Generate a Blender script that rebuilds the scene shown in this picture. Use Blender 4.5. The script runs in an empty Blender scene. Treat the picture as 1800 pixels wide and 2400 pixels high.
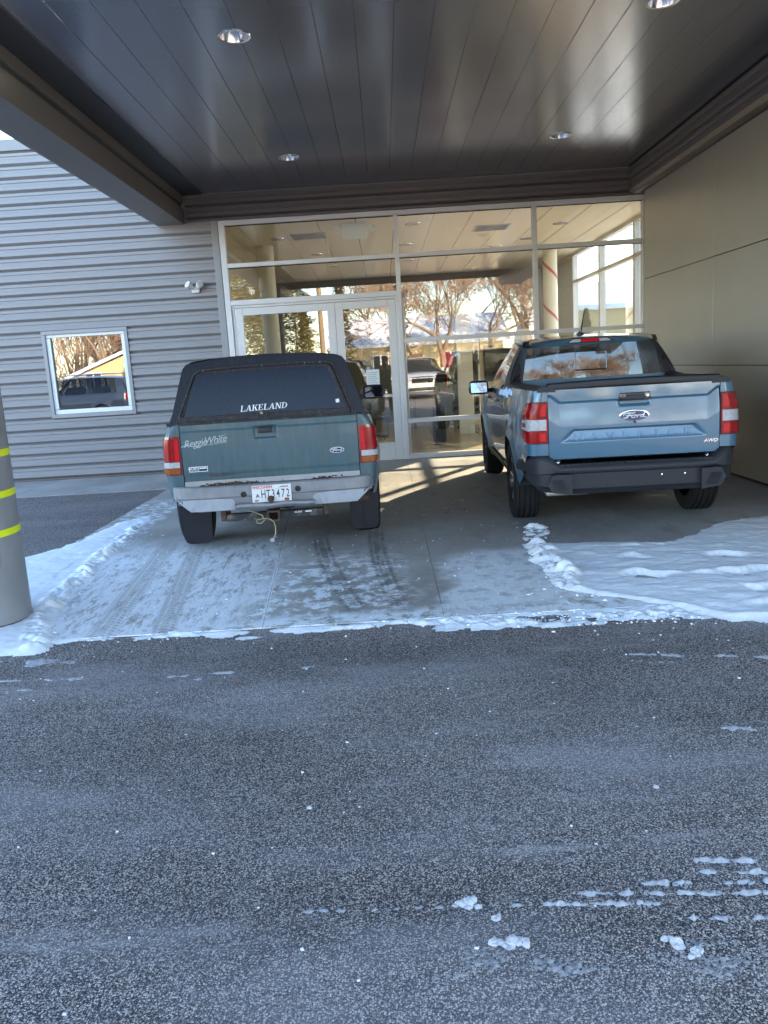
import bpy, bmesh, math, random
import numpy as np
from mathutils import Matrix, Vector, Euler
R = math.radians
C = bpy.context.scene.collection
scene = bpy.context.scene

# ---------------------------------------------------------------- camera
EYE = 1.48
def camera():
    f, pi, ro, ya = 1878.7, 0.182066, -0.060659, 0.010999
    fw = Vector((-math.sin(ya)*math.cos(pi), math.cos(ya)*math.cos(pi), -math.sin(pi)))
    r0 = Vector((math.cos(ya), math.sin(ya), 0)); u0 = r0.cross(fw)
    r = math.cos(ro)*r0 + math.sin(ro)*u0; u = -math.sin(ro)*r0 + math.cos(ro)*u0
    cd = bpy.data.cameras.new('camera'); co = bpy.data.objects.new('camera', cd); C.objects.link(co)
    cd.sensor_fit = 'HORIZONTAL'; cd.sensor_width = 36; cd.lens = 36*f/1800
    cd.clip_start = .02; cd.clip_end = 2000
    m = Matrix((r, u, -fw)).transposed().to_4x4(); m.translation = (0, 0, EYE)
    co.matrix_world = m
    scene.camera = co
camera()

# ---------------------------------------------------------------- sky, sun, exposure
SUN_EL, SUN_AZ = 21.3, 30.5          # azimuth measured from +Y (towards the building) to +X
w = bpy.data.worlds.new('World'); scene.world = w; w.use_nodes = True
nt = w.node_tree; bg = nt.nodes['Background']
sky = nt.nodes.new('ShaderNodeTexSky'); sky.sky_type = 'NISHITA'; sky.sun_disc = False
sky.sun_elevation = R(SUN_EL); sky.sun_rotation = R(SUN_AZ); sky.dust_density = .25; sky.ozone_density = 1.5
nt.links.new(sky.outputs[0], bg.inputs[0]); bg.inputs[1].default_value = .15
sl = bpy.data.lights.new('sun', 'SUN'); sl.energy = 4.6; sl.angle = R(.5); sl.color = (1, .83, .62)
so = bpy.data.objects.new('sun', sl); C.objects.link(so); so.location = (20, 30, 30)
sd = Vector((math.sin(R(SUN_AZ))*math.cos(R(SUN_EL)), math.cos(R(SUN_AZ))*math.cos(R(SUN_EL)), math.sin(R(SUN_EL))))
so.rotation_euler = sd.to_track_quat('Z', 'Y').to_euler()
vs = scene.view_settings; vs.view_transform = 'Standard'; vs.look = 'None'; vs.gamma = 1; vs.exposure = 2.9
scene.render.engine = 'CYCLES'
cy = scene.cycles
cy.use_denoising = True; cy.max_bounces = 10; cy.diffuse_bounces = 4; cy.glossy_bounces = 5
cy.transmission_bounces = 8; cy.transparent_max_bounces = 24; cy.sample_clamp_indirect = 6
cy.caustics_reflective = False; cy.caustics_refractive = False

# ---------------------------------------------------------------- helpers
rnd = random.Random(7)
def tag(o, label=None, cat=None, group=None, kind=None):
    if label: o['label'] = label
    if cat: o['category'] = cat
    if group: o['group'] = group
    if kind: o['kind'] = kind
    return o
def link(o, parent=None):
    C.objects.link(o)
    if parent is not None: o.parent = parent
    return o
def empty(name, loc=(0, 0, 0), rz=0, label=None, cat=None, group=None):
    o = bpy.data.objects.new(name, None); link(o); o.empty_display_size = .2
    o.location = loc; o.rotation_euler = (0, 0, rz)
    return tag(o, label, cat, group)

class MB:
    """collects shapes, builds them as one mesh object"""
    def __init__(s): s.v = []; s.f = []; s.mi = []; s.m = 0
    def add(s, vs, fs):
        n = len(s.v); s.v += [tuple(p) for p in vs]; s.f += [tuple(i+n for i in f) for f in fs]; s.mi += [s.m]*len(fs)
        return s
    def box(s, x0, x1, y0, y1, z0, z1):
        return s.add([(x0,y0,z0),(x1,y0,z0),(x1,y1,z0),(x0,y1,z0),(x0,y0,z1),(x1,y0,z1),(x1,y1,z1),(x0,y1,z1)],
              [(0,3,2,1),(4,5,6,7),(0,1,5,4),(1,2,6,5),(2,3,7,6),(3,0,4,7)])
    def rbox(s, x0, x1, y0, y1, z0, z1, b):
        bm = bmesh.new(); bmesh.ops.create_cube(bm, size=1)
        for v in bm.verts:
            v.co = ((x0+x1)/2+v.co.x*(x1-x0), (y0+y1)/2+v.co.y*(y1-y0), (z0+z1)/2+v.co.z*(z1-z0))
        bmesh.ops.bevel(bm, geom=bm.edges[:], offset=b, segments=3, profile=.5, affect='EDGES')
        bm.verts.index_update()
        s.add([v.co[:] for v in bm.verts], [[v.index for v in f.verts] for f in bm.faces]); bm.free(); return s
    def grid(s, rows, close=False):
        """rows: list of equally long lists of points"""
        n = len(rows[0]); vs = [p for r in rows for p in r]; fs = []
        for i in range(len(rows)-1):
            for j in range(n-1): fs.append((i*n+j, i*n+j+1, (i+1)*n+j+1, (i+1)*n+j))
            if close: fs.append((i*n+n-1, i*n, (i+1)*n, (i+1)*n+n-1))
        return s.add(vs, fs)
    def tube(s, pts, r, n=8, cap=True):
        pts = [Vector(p) for p in pts]; rows = []
        rr = r if hasattr(r, '__len__') else [r]*len(pts)
        up = None
        for i, p in enumerate(pts):
            t = (pts[min(i+1, len(pts)-1)]-pts[max(i-1, 0)]).normalized()
            if up is None:
                up = t.orthogonal().normalized()
            a = (up - t*up.dot(t))
            a = a.normalized() if a.length > 1e-6 else t.orthogonal().normalized()
            up = a; b = t.cross(a)
            rows.append([p+(a*math.cos(k*2*math.pi/n)+b*math.sin(k*2*math.pi/n))*rr[i] for k in range(n)])
        n0 = len(s.v); s.grid(rows, close=True)
        if cap and n > 2:
            s.f.append(tuple(n0+k for k in reversed(range(n)))); s.mi.append(s.m)
            m = n0+(len(pts)-1)*n; s.f.append(tuple(m+k for k in range(n))); s.mi.append(s.m)
        return s
    def lathe(s, prof, n=32, M=None, closed=False):
        """prof: (radius, height) pairs about z; M maps to place"""
        rows = []
        for r, h in prof:
            row = [Vector((r*math.cos(k*2*math.pi/n), r*math.sin(k*2*math.pi/n), h)) for k in range(n)]
            if M is not None: row = [M @ p for p in row]
            rows.append(row)
        return s.grid(rows, close=True)
    def prism(s, poly, y0, y1):
        """poly: (x,z) outline, extruded along y"""
        n = len(poly)
        vs = [(x, y0, z) for x, z in poly]+[(x, y1, z) for x, z in poly]
        fs = [tuple(range(n)), tuple(range(2*n-1, n-1, -1))]+[(i, (i+1) % n+0, (i+1) % n+n, i+n)[::-1] for i in range(n)]
        return s.add(vs, fs)
    def ico(s, c, r, sub=1, jit=.25, sq=(1, 1, 1), rg=rnd):
        bm = bmesh.new(); bmesh.ops.create_icosphere(bm, subdivisions=sub, radius=1)
        vs = []
        for v in bm.verts:
            k = 1+rg.uniform(-jit, jit)
            vs.append((c[0]+v.co.x*r*sq[0]*k, c[1]+v.co.y*r*sq[1]*k, c[2]+v.co.z*r*sq[2]*k))
        bm.verts.index_update()
        s.add(vs, [[v.index for v in f.verts] for f in bm.faces]); bm.free(); return s
    def mesh(s, name, mats, smooth=None):
        me = bpy.data.meshes.new(name); me.from_pydata(s.v, [], s.f)
        for m in (mats if isinstance(mats, (list, tuple)) else [mats]): me.materials.append(m)
        if any(s.mi): me.polygons.foreach_set('material_index', s.mi)
        bm = bmesh.new(); bm.from_mesh(me)
        bmesh.ops.recalc_face_normals(bm, faces=bm.faces[:]); bm.to_mesh(me); bm.free()
        if smooth is not None:
            me.polygons.foreach_set('use_smooth', [True]*len(me.polygons))
            me.set_sharp_from_angle(angle=R(smooth))
        me.update(); return me
    def build(s, name, mats, parent=None, smooth=None, loc=None):
        o = bpy.data.objects.new(name, s.mesh(name, mats, smooth)); link(o, parent)
        if loc: o.location = loc
        return o

def text_mesh(body, size, depth, mat, name, parent, loc, shear=0, align='CENTER', sx=1, spacing=1, weight=0, rot=0):
    """flat lettering standing on an XZ plane that faces -Y"""
    cu = bpy.data.curves.new('t', 'FONT'); cu.body = body; cu.size = size; cu.extrude = depth/2; cu.shear = shear
    cu.align_x = align; cu.align_y = 'CENTER'; cu.space_character = spacing; cu.offset = weight; cu.resolution_u = 3
    o = bpy.data.objects.new('t', cu); C.objects.link(o)
    dg = bpy.context.evaluated_depsgraph_get()
    me = bpy.data.meshes.new_from_object(o.evaluated_get(dg))
    bpy.data.objects.remove(o); bpy.data.curves.remove(cu)
    c, s_ = math.cos(rot), math.sin(rot)
    for v in me.vertices:
        x, y, z = v.co.x*sx, v.co.y, v.co.z
        v.co = (loc[0]+x*c-y*s_, loc[1]-z, loc[2]+x*s_+y*c)
    me.materials.clear(); me.materials.append(mat); me.name = name
    o = bpy.data.objects.new(name, me); link(o, parent); return o

def copy_tree(o, parent=None):
    c = o.copy(); C.objects.link(c); c.parent = parent
    for ch in [x for x in bpy.data.objects if x.parent == o]: copy_tree(ch, c)
    return c
def lerp_tab(tab, x):
    if x <= tab[0][0]: return tab[0][1]
    for (a, b), (c, d) in zip(tab, tab[1:]):
        if x <= c:
            t = (x-a)/(c-a) if c > a else 0
            return b+(d-b)*t
    return tab[-1][1]
def smooth_tab(tab, x):
    if x <= tab[0][0]: return tab[0][1]
    for (a, b), (c, d) in zip(tab, tab[1:]):
        if x <= c:
            t = (x-a)/(c-a); t = t*t*(3-2*t)
            return b+(d-b)*t
    return tab[-1][1]

# ---------------------------------------------------------------- materials
MATS = {}
def P(name, col, rough=.5, metal=0, spec=.5, coat=0, vary=0, vscale=8, bump=0, bscale=40, dirt=None, aniso=0, stretch=(1, 1, 1), rvary=0):
    """principled material; vary = brightness variation, dirt = (colour, scale, low, high, stretch)"""
    m = bpy.data.materials.new(name); m.use_nodes = True; MATS[name] = m
    t = m.node_tree; b = t.nodes['Principled BSDF']; N = t.nodes.new; Lk = t.links.new
    b.inputs['Roughness'].default_value = rough; b.inputs['Metallic'].default_value = metal
    b.inputs['Specular IOR Level'].default_value = spec
    b.inputs['Coat Weight'].default_value = coat; b.inputs['Coat Roughness'].default_value = .06
    if aniso: b.inputs['Anisotropic'].default_value = aniso
    rgba = (*col, 1); b.inputs['Base Color'].default_value = rgba
    if vary or bump or dirt or rvary:
        tc = N('ShaderNodeTexCoord'); mp = N('ShaderNodeMapping'); mp.inputs['Scale'].default_value = stretch
        Lk(tc.outputs['Object'], mp.inputs[0])
        src = None
        if vary or rvary:
            n = N('ShaderNodeTexNoise'); n.inputs['Scale'].default_value = vscale; n.inputs['Detail'].default_value = 6
            Lk(mp.outputs[0], n.inputs[0])
            if vary:
                mr = N('ShaderNodeMapRange'); mr.inputs[1].default_value = .25; mr.inputs[2].default_value = .75
                mr.inputs[3].default_value = 1-vary; mr.inputs[4].default_value = 1+vary
                Lk(n.outputs[0], mr.inputs[0])
                mx = N('ShaderNodeMix'); mx.data_type = 'RGBA'; mx.blend_type = 'MULTIPLY'; mx.inputs[0].default_value = 1
                mx.inputs[6].default_value = rgba; Lk(mr.outputs[0], mx.inputs[7]); src = mx.outputs[2]
            if rvary:
                mr = N('ShaderNodeMapRange'); mr.inputs[1].default_value = .3; mr.inputs[2].default_value = .7
                mr.inputs[3].default_value = rough-rvary; mr.inputs[4].default_value = rough+rvary
                Lk(n.outputs[0], mr.inputs[0]); Lk(mr.outputs[0], b.inputs['Roughness'])
        if dirt:
            dc, ds, lo, hi, dst = dirt
            mp2 = N('ShaderNodeMapping'); mp2.inputs['Scale'].default_value = dst; Lk(tc.outputs['Object'], mp2.inputs[0])
            n2 = N('ShaderNodeTexNoise'); n2.inputs['Scale'].default_value = ds; n2.inputs['Detail'].default_value = 8
            n2.inputs['Roughness'].default_value = .65; Lk(mp2.outputs[0], n2.inputs[0])
            r2 = N('ShaderNodeMapRange'); r2.inputs[1].default_value = lo; r2.inputs[2].default_value = hi; Lk(n2.outputs[0], r2.inputs[0])
            m2 = N('ShaderNodeMix'); m2.data_type = 'RGBA'; Lk(r2.outputs[0], m2.inputs[0])
            if src: Lk(src, m2.inputs[6])
            else: m2.inputs[6].default_value = rgba
            m2.inputs[7].default_value = (*dc, 1); src = m2.outputs[2]
        if src: Lk(src, b.inputs['Base Color'])
        if bump:
            n3 = N('ShaderNodeTexNoise'); n3.inputs['Scale'].default_value = bscale; n3.inputs['Detail'].default_value = 5
            Lk(mp.outputs[0], n3.inputs[0])
            bp = N('ShaderNodeBump'); bp.inputs['Strength'].default_value = bump; bp.inputs['Distance'].default_value = .01
            Lk(n3.outputs[0], bp.inputs['Height']); Lk(bp.outputs[0], b.inputs['Normal'])
    return m

def glass(name, tint, ior=1.6, rough=0.0, dirt=0):
    """clear pane: Fresnel mix of transparent and mirror reflection"""
    m = bpy.data.materials.new(name); m.use_nodes = True; t = m.node_tree; N = t.nodes.new; Lk = t.links.new
    t.nodes.remove(t.nodes['Principled BSDF']); out = t.nodes['Material Output']
    tr = N('ShaderNodeBsdfTransparent'); tr.inputs[0].default_value = (*tint, 1)
    gl = N('ShaderNodeBsdfGlossy'); gl.inputs[0].default_value = (1, 1, 1, 1); gl.inputs['Roughness'].default_value = rough
    fr = N('ShaderNodeFresnel'); fr.inputs[0].default_value = ior
    # the back face of a pane must not reflect totally: use the same air-to-glass curve for both sides
    geo = N('ShaderNodeNewGeometry'); mr = N('ShaderNodeMapRange')
    mr.inputs[3].default_value = ior; mr.inputs[4].default_value = 1/ior
    Lk(geo.outputs['Backfacing'], mr.inputs[0]); Lk(mr.outputs[0], fr.inputs[0])
    mx = N('ShaderNodeMixShader'); Lk(fr.outputs[0], mx.inputs[0]); Lk(tr.outputs[0], mx.inputs[1]); Lk(gl.outputs[0], mx.inputs[2])
    last = mx
    if dirt:
        df = N('ShaderNodeBsdfDiffuse'); df.inputs[0].default_value = (.3, .3, .32, 1)
        tc = N('ShaderNodeTexCoord'); n = N('ShaderNodeTexNoise'); n.inputs['Scale'].default_value = 9; n.inputs['Detail'].default_value = 10
        n.inputs['Roughness'].default_value = .75
        Lk(tc.outputs['Object'], n.inputs[0]); r2 = N('ShaderNodeMapRange'); r2.inputs[1].default_value = .3; r2.inputs[2].default_value = .8
        r2.inputs[3].default_value = dirt*.4; r2.inputs[4].default_value = dirt; Lk(n.outputs[0], r2.inputs[0])
        m2 = N('ShaderNodeMixShader'); Lk(r2.outputs[0], m2.inputs[0]); Lk(mx.outputs[0], m2.inputs[1]); Lk(df.outputs[0], m2.inputs[2]); last = m2
    Lk(last.outputs[0], out.inputs[0]); MATS[name] = m; return m

# building
P('siding', (.262, .252, .254), .42, .0, .5, vary=.06, vscale=3)
P('siding_dark', (.14, .12, .115), .4, 0, .5, vary=.08, vscale=3)
P('trim', (.30, .295, .30), .4)
P('aluminium', (.68, .67, .665), .42, .1, .5, vary=.04, vscale=5)
P('white_frame', (.78, .78, .80), .4)
P('gasket', (.012, .012, .013), .6)
P('soffit', (.255, .26, .305), .19, .6, .7, bump=.004, bscale=.8, stretch=(1, .2, 1))
P('beam', (.145, .122, .105), .36, 0, .5, vary=.06, vscale=2)
P('canopy_black', (.03, .03, .033), .5)
P('taupe_panel', (.38, .352, .305), .34, .25, .5, vary=.04, vscale=2, bump=.02, bscale=1.2)
P('column_paint', (.235, .23, .235), .45, vary=.10, vscale=5, dirt=((.13, .11, .095), 9, .60, .80, (1, 1, .35)), rvary=.1, bump=.03, bscale=25)
P('yellow_band', (.75, .80, .01), .35)
P('rust', (.085, .048, .03), .9, vary=.5, vscale=30, bump=.5, bscale=90)
P('chrome', (.85, .85, .86), .12, 1)
P('lamp_reflector', (.8, .8, .8), .14, 1)
P('lamp_white', (.7, .7, .68), .5)
glass('store_glass', (.93, .94, .92), 1.95)
glass('window_glass', (.45, .47, .5), 2.3)
# interior
P('cream', (.52, .47, .34), .7); P('white_wall', (.74, .70, .58), .7); P('back_wall_dimmed', (.17, .15, .11), .8)  # back wall tone is cream darkened, interior dimness put into the colour
P('ceiling_in', (.72, .63, .44), .5)
P('ceiling_joint', (.10, .09, .07), .7)
P('red_stripe', (.5, .03, .05), .5)
P('black_plastic', (.02, .02, .022), .5); P('dark_wood', (.10, .06, .035), .45)
P('paper', (.75, .80, .78), .7); P('screen', (.012, .018, .02), .12)
P('red_cloth', (.75, .02, .03), .6); P('office_grey', (.09, .09, .10), .7)
# vehicles
P('teal_paint', (.048, .106, .128), .42, 0, .5, coat=.25, vary=.16, vscale=4, dirt=((.115, .135, .135), 5, .40, .92, (7, 1, .8)))
P('cap_black', (.005, .007, .014), .30, 0, .25, vary=.3, vscale=10, dirt=((.028, .033, .048), 22, .50, .95, (3, 1, .6)))
P('rubber_trim', (.028, .026, .03), .75, vary=.5, vscale=40, dirt=((.13, .125, .13), 40, .58, .74, (1, 1, 1)))
P('cap_glass', (.004, .008, .021), .18, 0, .22, vary=.2, vscale=6, dirt=((.018, .025, .05), 70, .45, .9, (1, 1, 1)))
P('old_bumper', (.25, .255, .27), .5, .25, .5, vary=.18, vscale=9, dirt=((.13, .12, .115), 9, .55, .9, (3, 1, 1)), bump=.03, bscale=20)
P('old_bumper_light', (.36, .38, .42), .5, .1, .5, vary=.1, vscale=12, dirt=((.18, .17, .17), 8, .55, .85, (2, 1, 1)))
P('silver_trim', (.44, .45, .47), .45, .2, vary=.1, vscale=14, dirt=((.12, .05, .015), 16, .62, .74, (1, 1, 3)))
P('tyre', (.011, .011, .012), .8, vary=.3, vscale=20, dirt=((.04, .037, .034), 14, .55, .9, (1, 1, 1)))
P('mudflap', (.007, .008, .013), .35, vary=.4, vscale=9, dirt=((.05, .05, .06), 26, .68, .84, (1, 1, 1)))
P('lens_red', (.30, .003, .006), .22, 0, .25, coat=.25, vary=.35, vscale=25); P('lens_red_bright', (.60, .008, .014), .2, 0, .25, coat=.3)
P('lens_deep', (.20, .004, .008), .15, 0, .6, coat=1)
P('lens_white', (.46, .46, .48), .15, 0, .6, coat=.4, vary=.2, vscale=40); P('lens_amber', (.30, .075, .010), .2, coat=.3, vary=.25, vscale=40)
P('badge_blue', (.012, .025, .11), .2, coat=1); P('badge_white', (.82, .82, .84), .3)
P('decal_white', (.80, .80, .82), .5); P('decal_silver', (.48, .52, .54), .5); P('decal_black', (.02, .02, .025), .5)
P('plate_white', (.78, .78, .77), .4, vary=.06, vscale=30, dirt=((.3, .2, .12), 24, .68, .8, (1, 1, 1))); P('plate_red', (.6, .03, .05), .5); P('plate_ink', (.03, .035, .05), .5)
P('blue_paint', (.060, .155, .240), .30, .15, .5, coat=1.0)
P('moulded_black', (.020, .021, .026), .55, bump=.03, bscale=300)
P('gloss_black', (.008, .008, .01), .15, coat=1)
P('white_paint', (.75, .75, .75), .3, coat=1); P('navy_paint', (.025, .04, .075), .3, coat=1)
P('rim_silver', (.55, .55, .56), .25, .9); P('rim_dark', (.03, .03, .032), .4, .4)
P('mirror', (.15, .18, .23), .02, 1); P('wire', (.42, .36, .18), .6); P('seat_fabric', (.03, .03, .033), .9)
P('steel_plain', (.3, .3, .31), .45, .8)
P('muffler', (.62, .60, .56), .4, .6)
glass('auto_glass', (.55, .58, .58), 1.6); glass('privacy_glass', (.17, .20, .25), 1.75); glass('slider_glass', (.55, .56, .55), 1.9)
# outdoors behind
P('bark', (.30, .21, .14), .9, vary=.3, vscale=3); P('twig', (.38, .25, .16), .9); P('needle_sun_gold', (.24, .19, .05), .8, vary=.45, vscale=2.5)  # evergreen gold puts low sunlight on green foliage into the colour
P('hedge_leaf', (.09, .085, .025), .8, vary=.4, vscale=3)
P('pole_wood', (.28, .19, .11), .9, vary=.2, vscale=4, stretch=(4, 4, .3)); P('cable', (.02, .02, .02), .6)
P('house_tan', (.60, .46, .24), .8, vary=.05, vscale=2); P('house_white', (.7, .68, .62), .8); P('house_brown', (.22, .13, .08), .8)
P('snow_roof', (.85, .86, .9), .8); P('dark_pane', (.02, .025, .03), .08, 0, .8)
P('skin', (.45, .27, .19), .6); P('jacket', (.02, .021, .025), .8); P('trousers', (.012, .013, .018), .8); P('shoe', (.02, .018, .016), .6); P('hair', (.03, .02, .012), .7)
# ================================================================= GROUND
def nodes_of(name):
    m = bpy.data.materials.new(name); m.use_nodes = True; MATS[name] = m
    return m, m.node_tree, m.node_tree.nodes['Principled BSDF']
class NB:
    """small helper for longer node graphs"""
    def __init__(s, t): s.t = t
    def n(s, kind, **kw):
        x = s.t.nodes.new('ShaderNode'+kind)
        for k, v in kw.items(): setattr(x, k, v)
        return x
    def put(s, sock, v):
        if hasattr(v, 'is_output') or isinstance(v, bpy.types.NodeSocket): s.t.links.new(v, sock)
        else: sock.default_value = v
    def math(s, op, a, b=0.0, c=None, clamp=False):
        x = s.n('Math', operation=op, use_clamp=clamp); s.put(x.inputs[0], a); s.put(x.inputs[1], b)
        if c is not None: s.put(x.inputs[2], c)
        return x.outputs[0]
    def rng(s, v, a, b, c=0.0, d=1.0, smooth=True):
        x = s.n('MapRange'); x.interpolation_type = 'SMOOTHSTEP' if smooth else 'LINEAR'
        s.put(x.inputs[0], v)
        for i, q in enumerate((a, b, c, d)): x.inputs[i+1].default_value = q
        return x.outputs[0]
    def noise(s, vec, scale, detail=4, rough=.5, stretch=None):
        if stretch:
            mp = s.n('Mapping'); mp.inputs['Scale'].default_value = stretch; s.put(mp.inputs[0], vec); vec = mp.outputs[0]
        x = s.n('TexNoise'); s.put(x.inputs[0], vec); x.inputs['Scale'].default_value = scale
        x.inputs['Detail'].default_value = detail; x.inputs['Roughness'].default_value = rough; return x.outputs[0]
    def mix(s, f, a, b, blend='MIX'):
        x = s.n('Mix', data_type='RGBA', blend_type=blend); s.put(x.inputs[0], f)
        s.put(x.inputs[6], a if not isinstance(a, tuple) else (*a, 1)); s.put(x.inputs[7], b if not isinstance(b, tuple) else (*b, 1))
        return x.outputs[2]

def asphalt(name, stone, frost):
    m, t, b = nodes_of(name); g = NB(t)
    co = g.n('TexCoord').outputs['Object']
    wob = g.n('Mapping'); g.put(wob.inputs[0], co)
    v1 = g.n('TexVoronoi'); g.put(v1.inputs[0], co); v1.inputs['Scale'].default_value = 178; v1.inputs['Randomness'].default_value = 1
    v2 = g.n('TexVoronoi'); g.put(v2.inputs[0], co); v2.inputs['Scale'].default_value = 380
    sep = g.n('SeparateColor'); g.put(sep.inputs[0], v1.outputs['Color'])
    sep2 = g.n('SeparateColor'); g.put(sep2.inputs[0], v2.outputs['Color'])
    big = g.math('MULTIPLY', g.rng(v1.outputs['Distance'], .62, .34), g.rng(sep.outputs[0], .12, .45))
    small = g.math('MULTIPLY', g.rng(v2.outputs['Distance'], .60, .35), g.rng(sep2.outputs[1], .50, .70))
    st = g.math('MAXIMUM', big, g.math('MULTIPLY', small, .8))
    wear = g.noise(co, .55, 5, .6)
    st = g.math('MULTIPLY', st, g.rng(wear, .25, .7, .75, 1.15))
    val = g.math('MULTIPLY', g.rng(sep.outputs[1], 0, 1, .20, .66, False), g.rng(g.noise(co, 1.0, 3, .5, (.07, 1.1, 1)), .3, .7, .80, 1.15))
    hue = g.mix(sep.outputs[2], (1.10, .98, .95), (1.22, 1.0, .84))
    sc = g.mix(1.0, hue, val, 'MULTIPLY')
    col = g.mix(g.math('MINIMUM', st, 1.0), (.026, .025, .030), sc)
    # thin frost dragged along by tyres (streaks run across the drive)
    f1 = g.rng(g.noise(co, .8, 8, .62, (.55, 1.3, 1)), .42, .70)
    f2 = g.rng(g.noise(co, 1.6, 8, .7, (.35, 2.2, 1)), .54, .74)
    fs = g.math('MULTIPLY', g.math('MAXIMUM', g.math('MULTIPLY', f1, .62), g.math('MULTIPLY', f2, .8)), frost)
    gr = g.rng(g.noise(co, 160, 2, .5), .3, .6, .55, 1.0)
    fs = g.math('MULTIPLY', fs, gr, clamp=True)
    spot = g.math('MULTIPLY', g.rng(g.noise(co, 5.5, 10, .75), .60, .72), .55)
    fs = g.math('MAXIMUM', fs, g.math('MULTIPLY', spot, frost))
    col = g.mix(fs, col, (.48, .455, .455))
    g.put(b.inputs['Base Color'], col)
    g.put(b.inputs['Roughness'], g.rng(st, 0, 1, .75, .5, False)); b.inputs['Specular IOR Level'].default_value = .45
    bp = g.n('Bump'); bp.inputs['Strength'].default_value = .55; bp.inputs['Distance'].default_value = .004
    g.put(bp.inputs['Height'], st); g.put(b.inputs['Normal'], bp.outputs[0])
    return m
asphalt('asphalt', .3, .80); asphalt('asphalt_dark', .12, .22)

def concrete():
    m, t, b = nodes_of('concrete'); g = NB(t)
    co = g.n('TexCoord').outputs['Object']; xyz = g.n('SeparateXYZ'); g.put(xyz.inputs[0], co); x, y = xyz.outputs[0], xyz.outputs[1]
    n1 = g.noise(co, 1.1, 8, .62); n2 = g.noise(co, 14, 6, .6); n3 = g.noise(co, 3.2, 6, .6, (1.6, .5, 1))
    col = g.mix(g.rng(n1, .32, .7), (.255, .238, .22), (.42, .39, .355))
    col = g.mix(g.math('MULTIPLY', g.rng(n2, .35, .75), .35), col, (.49, .46, .42))
    col = g.mix(g.math('MULTIPLY', g.rng(n3, .52, .74), .5), col, (.185, .165, .15))
    # rusty drips under the old truck
    rm = g.math('MULTIPLY', g.rng(g.noise(co, 5, 8, .7, (1, .6, 1)), .66, .74), g.math('MULTIPLY', g.rng(x, -1.3, -1.0), g.rng(x, -.5, -.8)))
    col = g.mix(g.math('MULTIPLY', rm, .6), col, (.22, .085, .03))
    # frost film: left bay and centre, wiped thin by tyres
    def band(v, a0, a1, b1, b0): return g.math('MULTIPLY', g.rng(v, a0, a1), g.rng(v, b0, b1))
    wav = g.math('MULTIPLY_ADD', g.noise(co, 1.3, 4), .9, g.math('ADD', y, -.45))
    wax = g.math('MULTIPLY_ADD', g.noise(co, 1.7, 4), .7, g.math('ADD', x, -.35))
    left = g.math('MULTIPLY', band(wax, -2.75, -2.35, -1.15, -.55), band(wav, 4.35, 4.6, 6.4, 7.4))
    mid = g.math('MULTIPLY', band(wax, -1.35, -.9, -.1, .25), band(wav, 4.4, 4.8, 5.7, 6.4))
    right = g.math('MULTIPLY', band(wax, .28, .42, 1.15, 1.35), band(wav, 4.5, 4.7, 5.8, 6.25))
    edge = band(wav, 4.3, 4.42, 4.55, 4.78)
    lane = band(wax, -3.6, -2.7, -2.5, -2.4)
    brk = g.noise(co, 7, 10, .72, (2.2, .55, 1)); fine = g.noise(co, 30, 8, .75, (2.5, .6, 1))
    brk2 = g.noise(co, 9, 10, .74, (1, .9, 1))
    fl = g.math('MULTIPLY', left, g.rng(g.math('MULTIPLY_ADD', fine, .35, g.math('MULTIPLY', brk, .65)), .38, .53)); fm = g.math('MULTIPLY', mid, g.rng(brk2, .46, .58)); fr_ = g.math('MULTIPLY', right, g.rng(brk2, .34, .54, .25, .85))
    fe = g.math('MULTIPLY', edge, g.rng(brk2, .40, .52))
    film = g.math('MAXIMUM', g.math('MAXIMUM', fl, fm), g.math('MAXIMUM', fr_, fe))
    film = g.math('MAXIMUM', film, g.math('MULTIPLY', g.math('MULTIPLY', lane, g.rng(brk2, .45, .6)), g.rng(wav, 10.2, 9.0)))
    # tyre tracks: lugs printed in two stripes each
    def track(x0, k, w, bow=0.0):
        d = g.math('ABSOLUTE', g.math('SUBTRACT', x, g.math('ADD', g.math('MULTIPLY_ADD', y, k, x0-k*4.7), g.math('MULTIPLY', g.math('POWER', g.math('ABSOLUTE', g.math('SUBTRACT', y, 6.0)), 2.0), bow))))
        inner = g.rng(d, w, w*.78)
        lug = g.math('SINE', g.math('MULTIPLY_ADD', d, 90, g.math('MULTIPLY', y, 120)))
        gro = g.math('SINE', g.math('MULTIPLY', d, 150))
        return g.math('MULTIPLY', g.math('MULTIPLY', inner, g.rng(brk, .30, .62)), g.math('MULTIPLY', g.rng(lug, -.3, .3, .45, 1), g.rng(gro, -.6, 0, .5, 1)))
    tl = g.math('MAXIMUM', track(-1.78, -.10, .10), track(-1.42, -.14, .085))
    film = g.math('MULTIPLY', film, g.math('SUBTRACT', 1.0, g.math('MULTIPLY', g.math('MULTIPLY', tl, .95), g.rng(fine, .3, .6, .6, 1.0))))
    wet = g.math('MULTIPLY', g.math('MAXIMUM', track(-.30, -.17, .085, .03), track(-.03, -.07, .085, .03)), band(y, 4.5, 4.9, 6.7, 7.3))
    wet = g.math('MULTIPLY', wet, g.rng(n1, .25, .5, .55, 1.0))
    col = g.mix(g.math('MULTIPLY', wet, .92), col, (.05, .046, .044))
    # snow packed in the slanting joint
    jd = g.math('ABSOLUTE', g.math('SUBTRACT', x, g.math('MULTIPLY_ADD', y, -.074, -.80+.074*4.48)))
    jm = g.math('MULTIPLY', g.rng(jd, .022, .006), g.math('MULTIPLY', g.rng(y, 6.6, 6.0), g.rng(fine, .3, .5)))
    film = g.math('MAXIMUM', film, jm)
    film = g.math('MULTIPLY', film, g.math('SUBTRACT', 1.0, g.math('MULTIPLY', wet, .85)))
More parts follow.
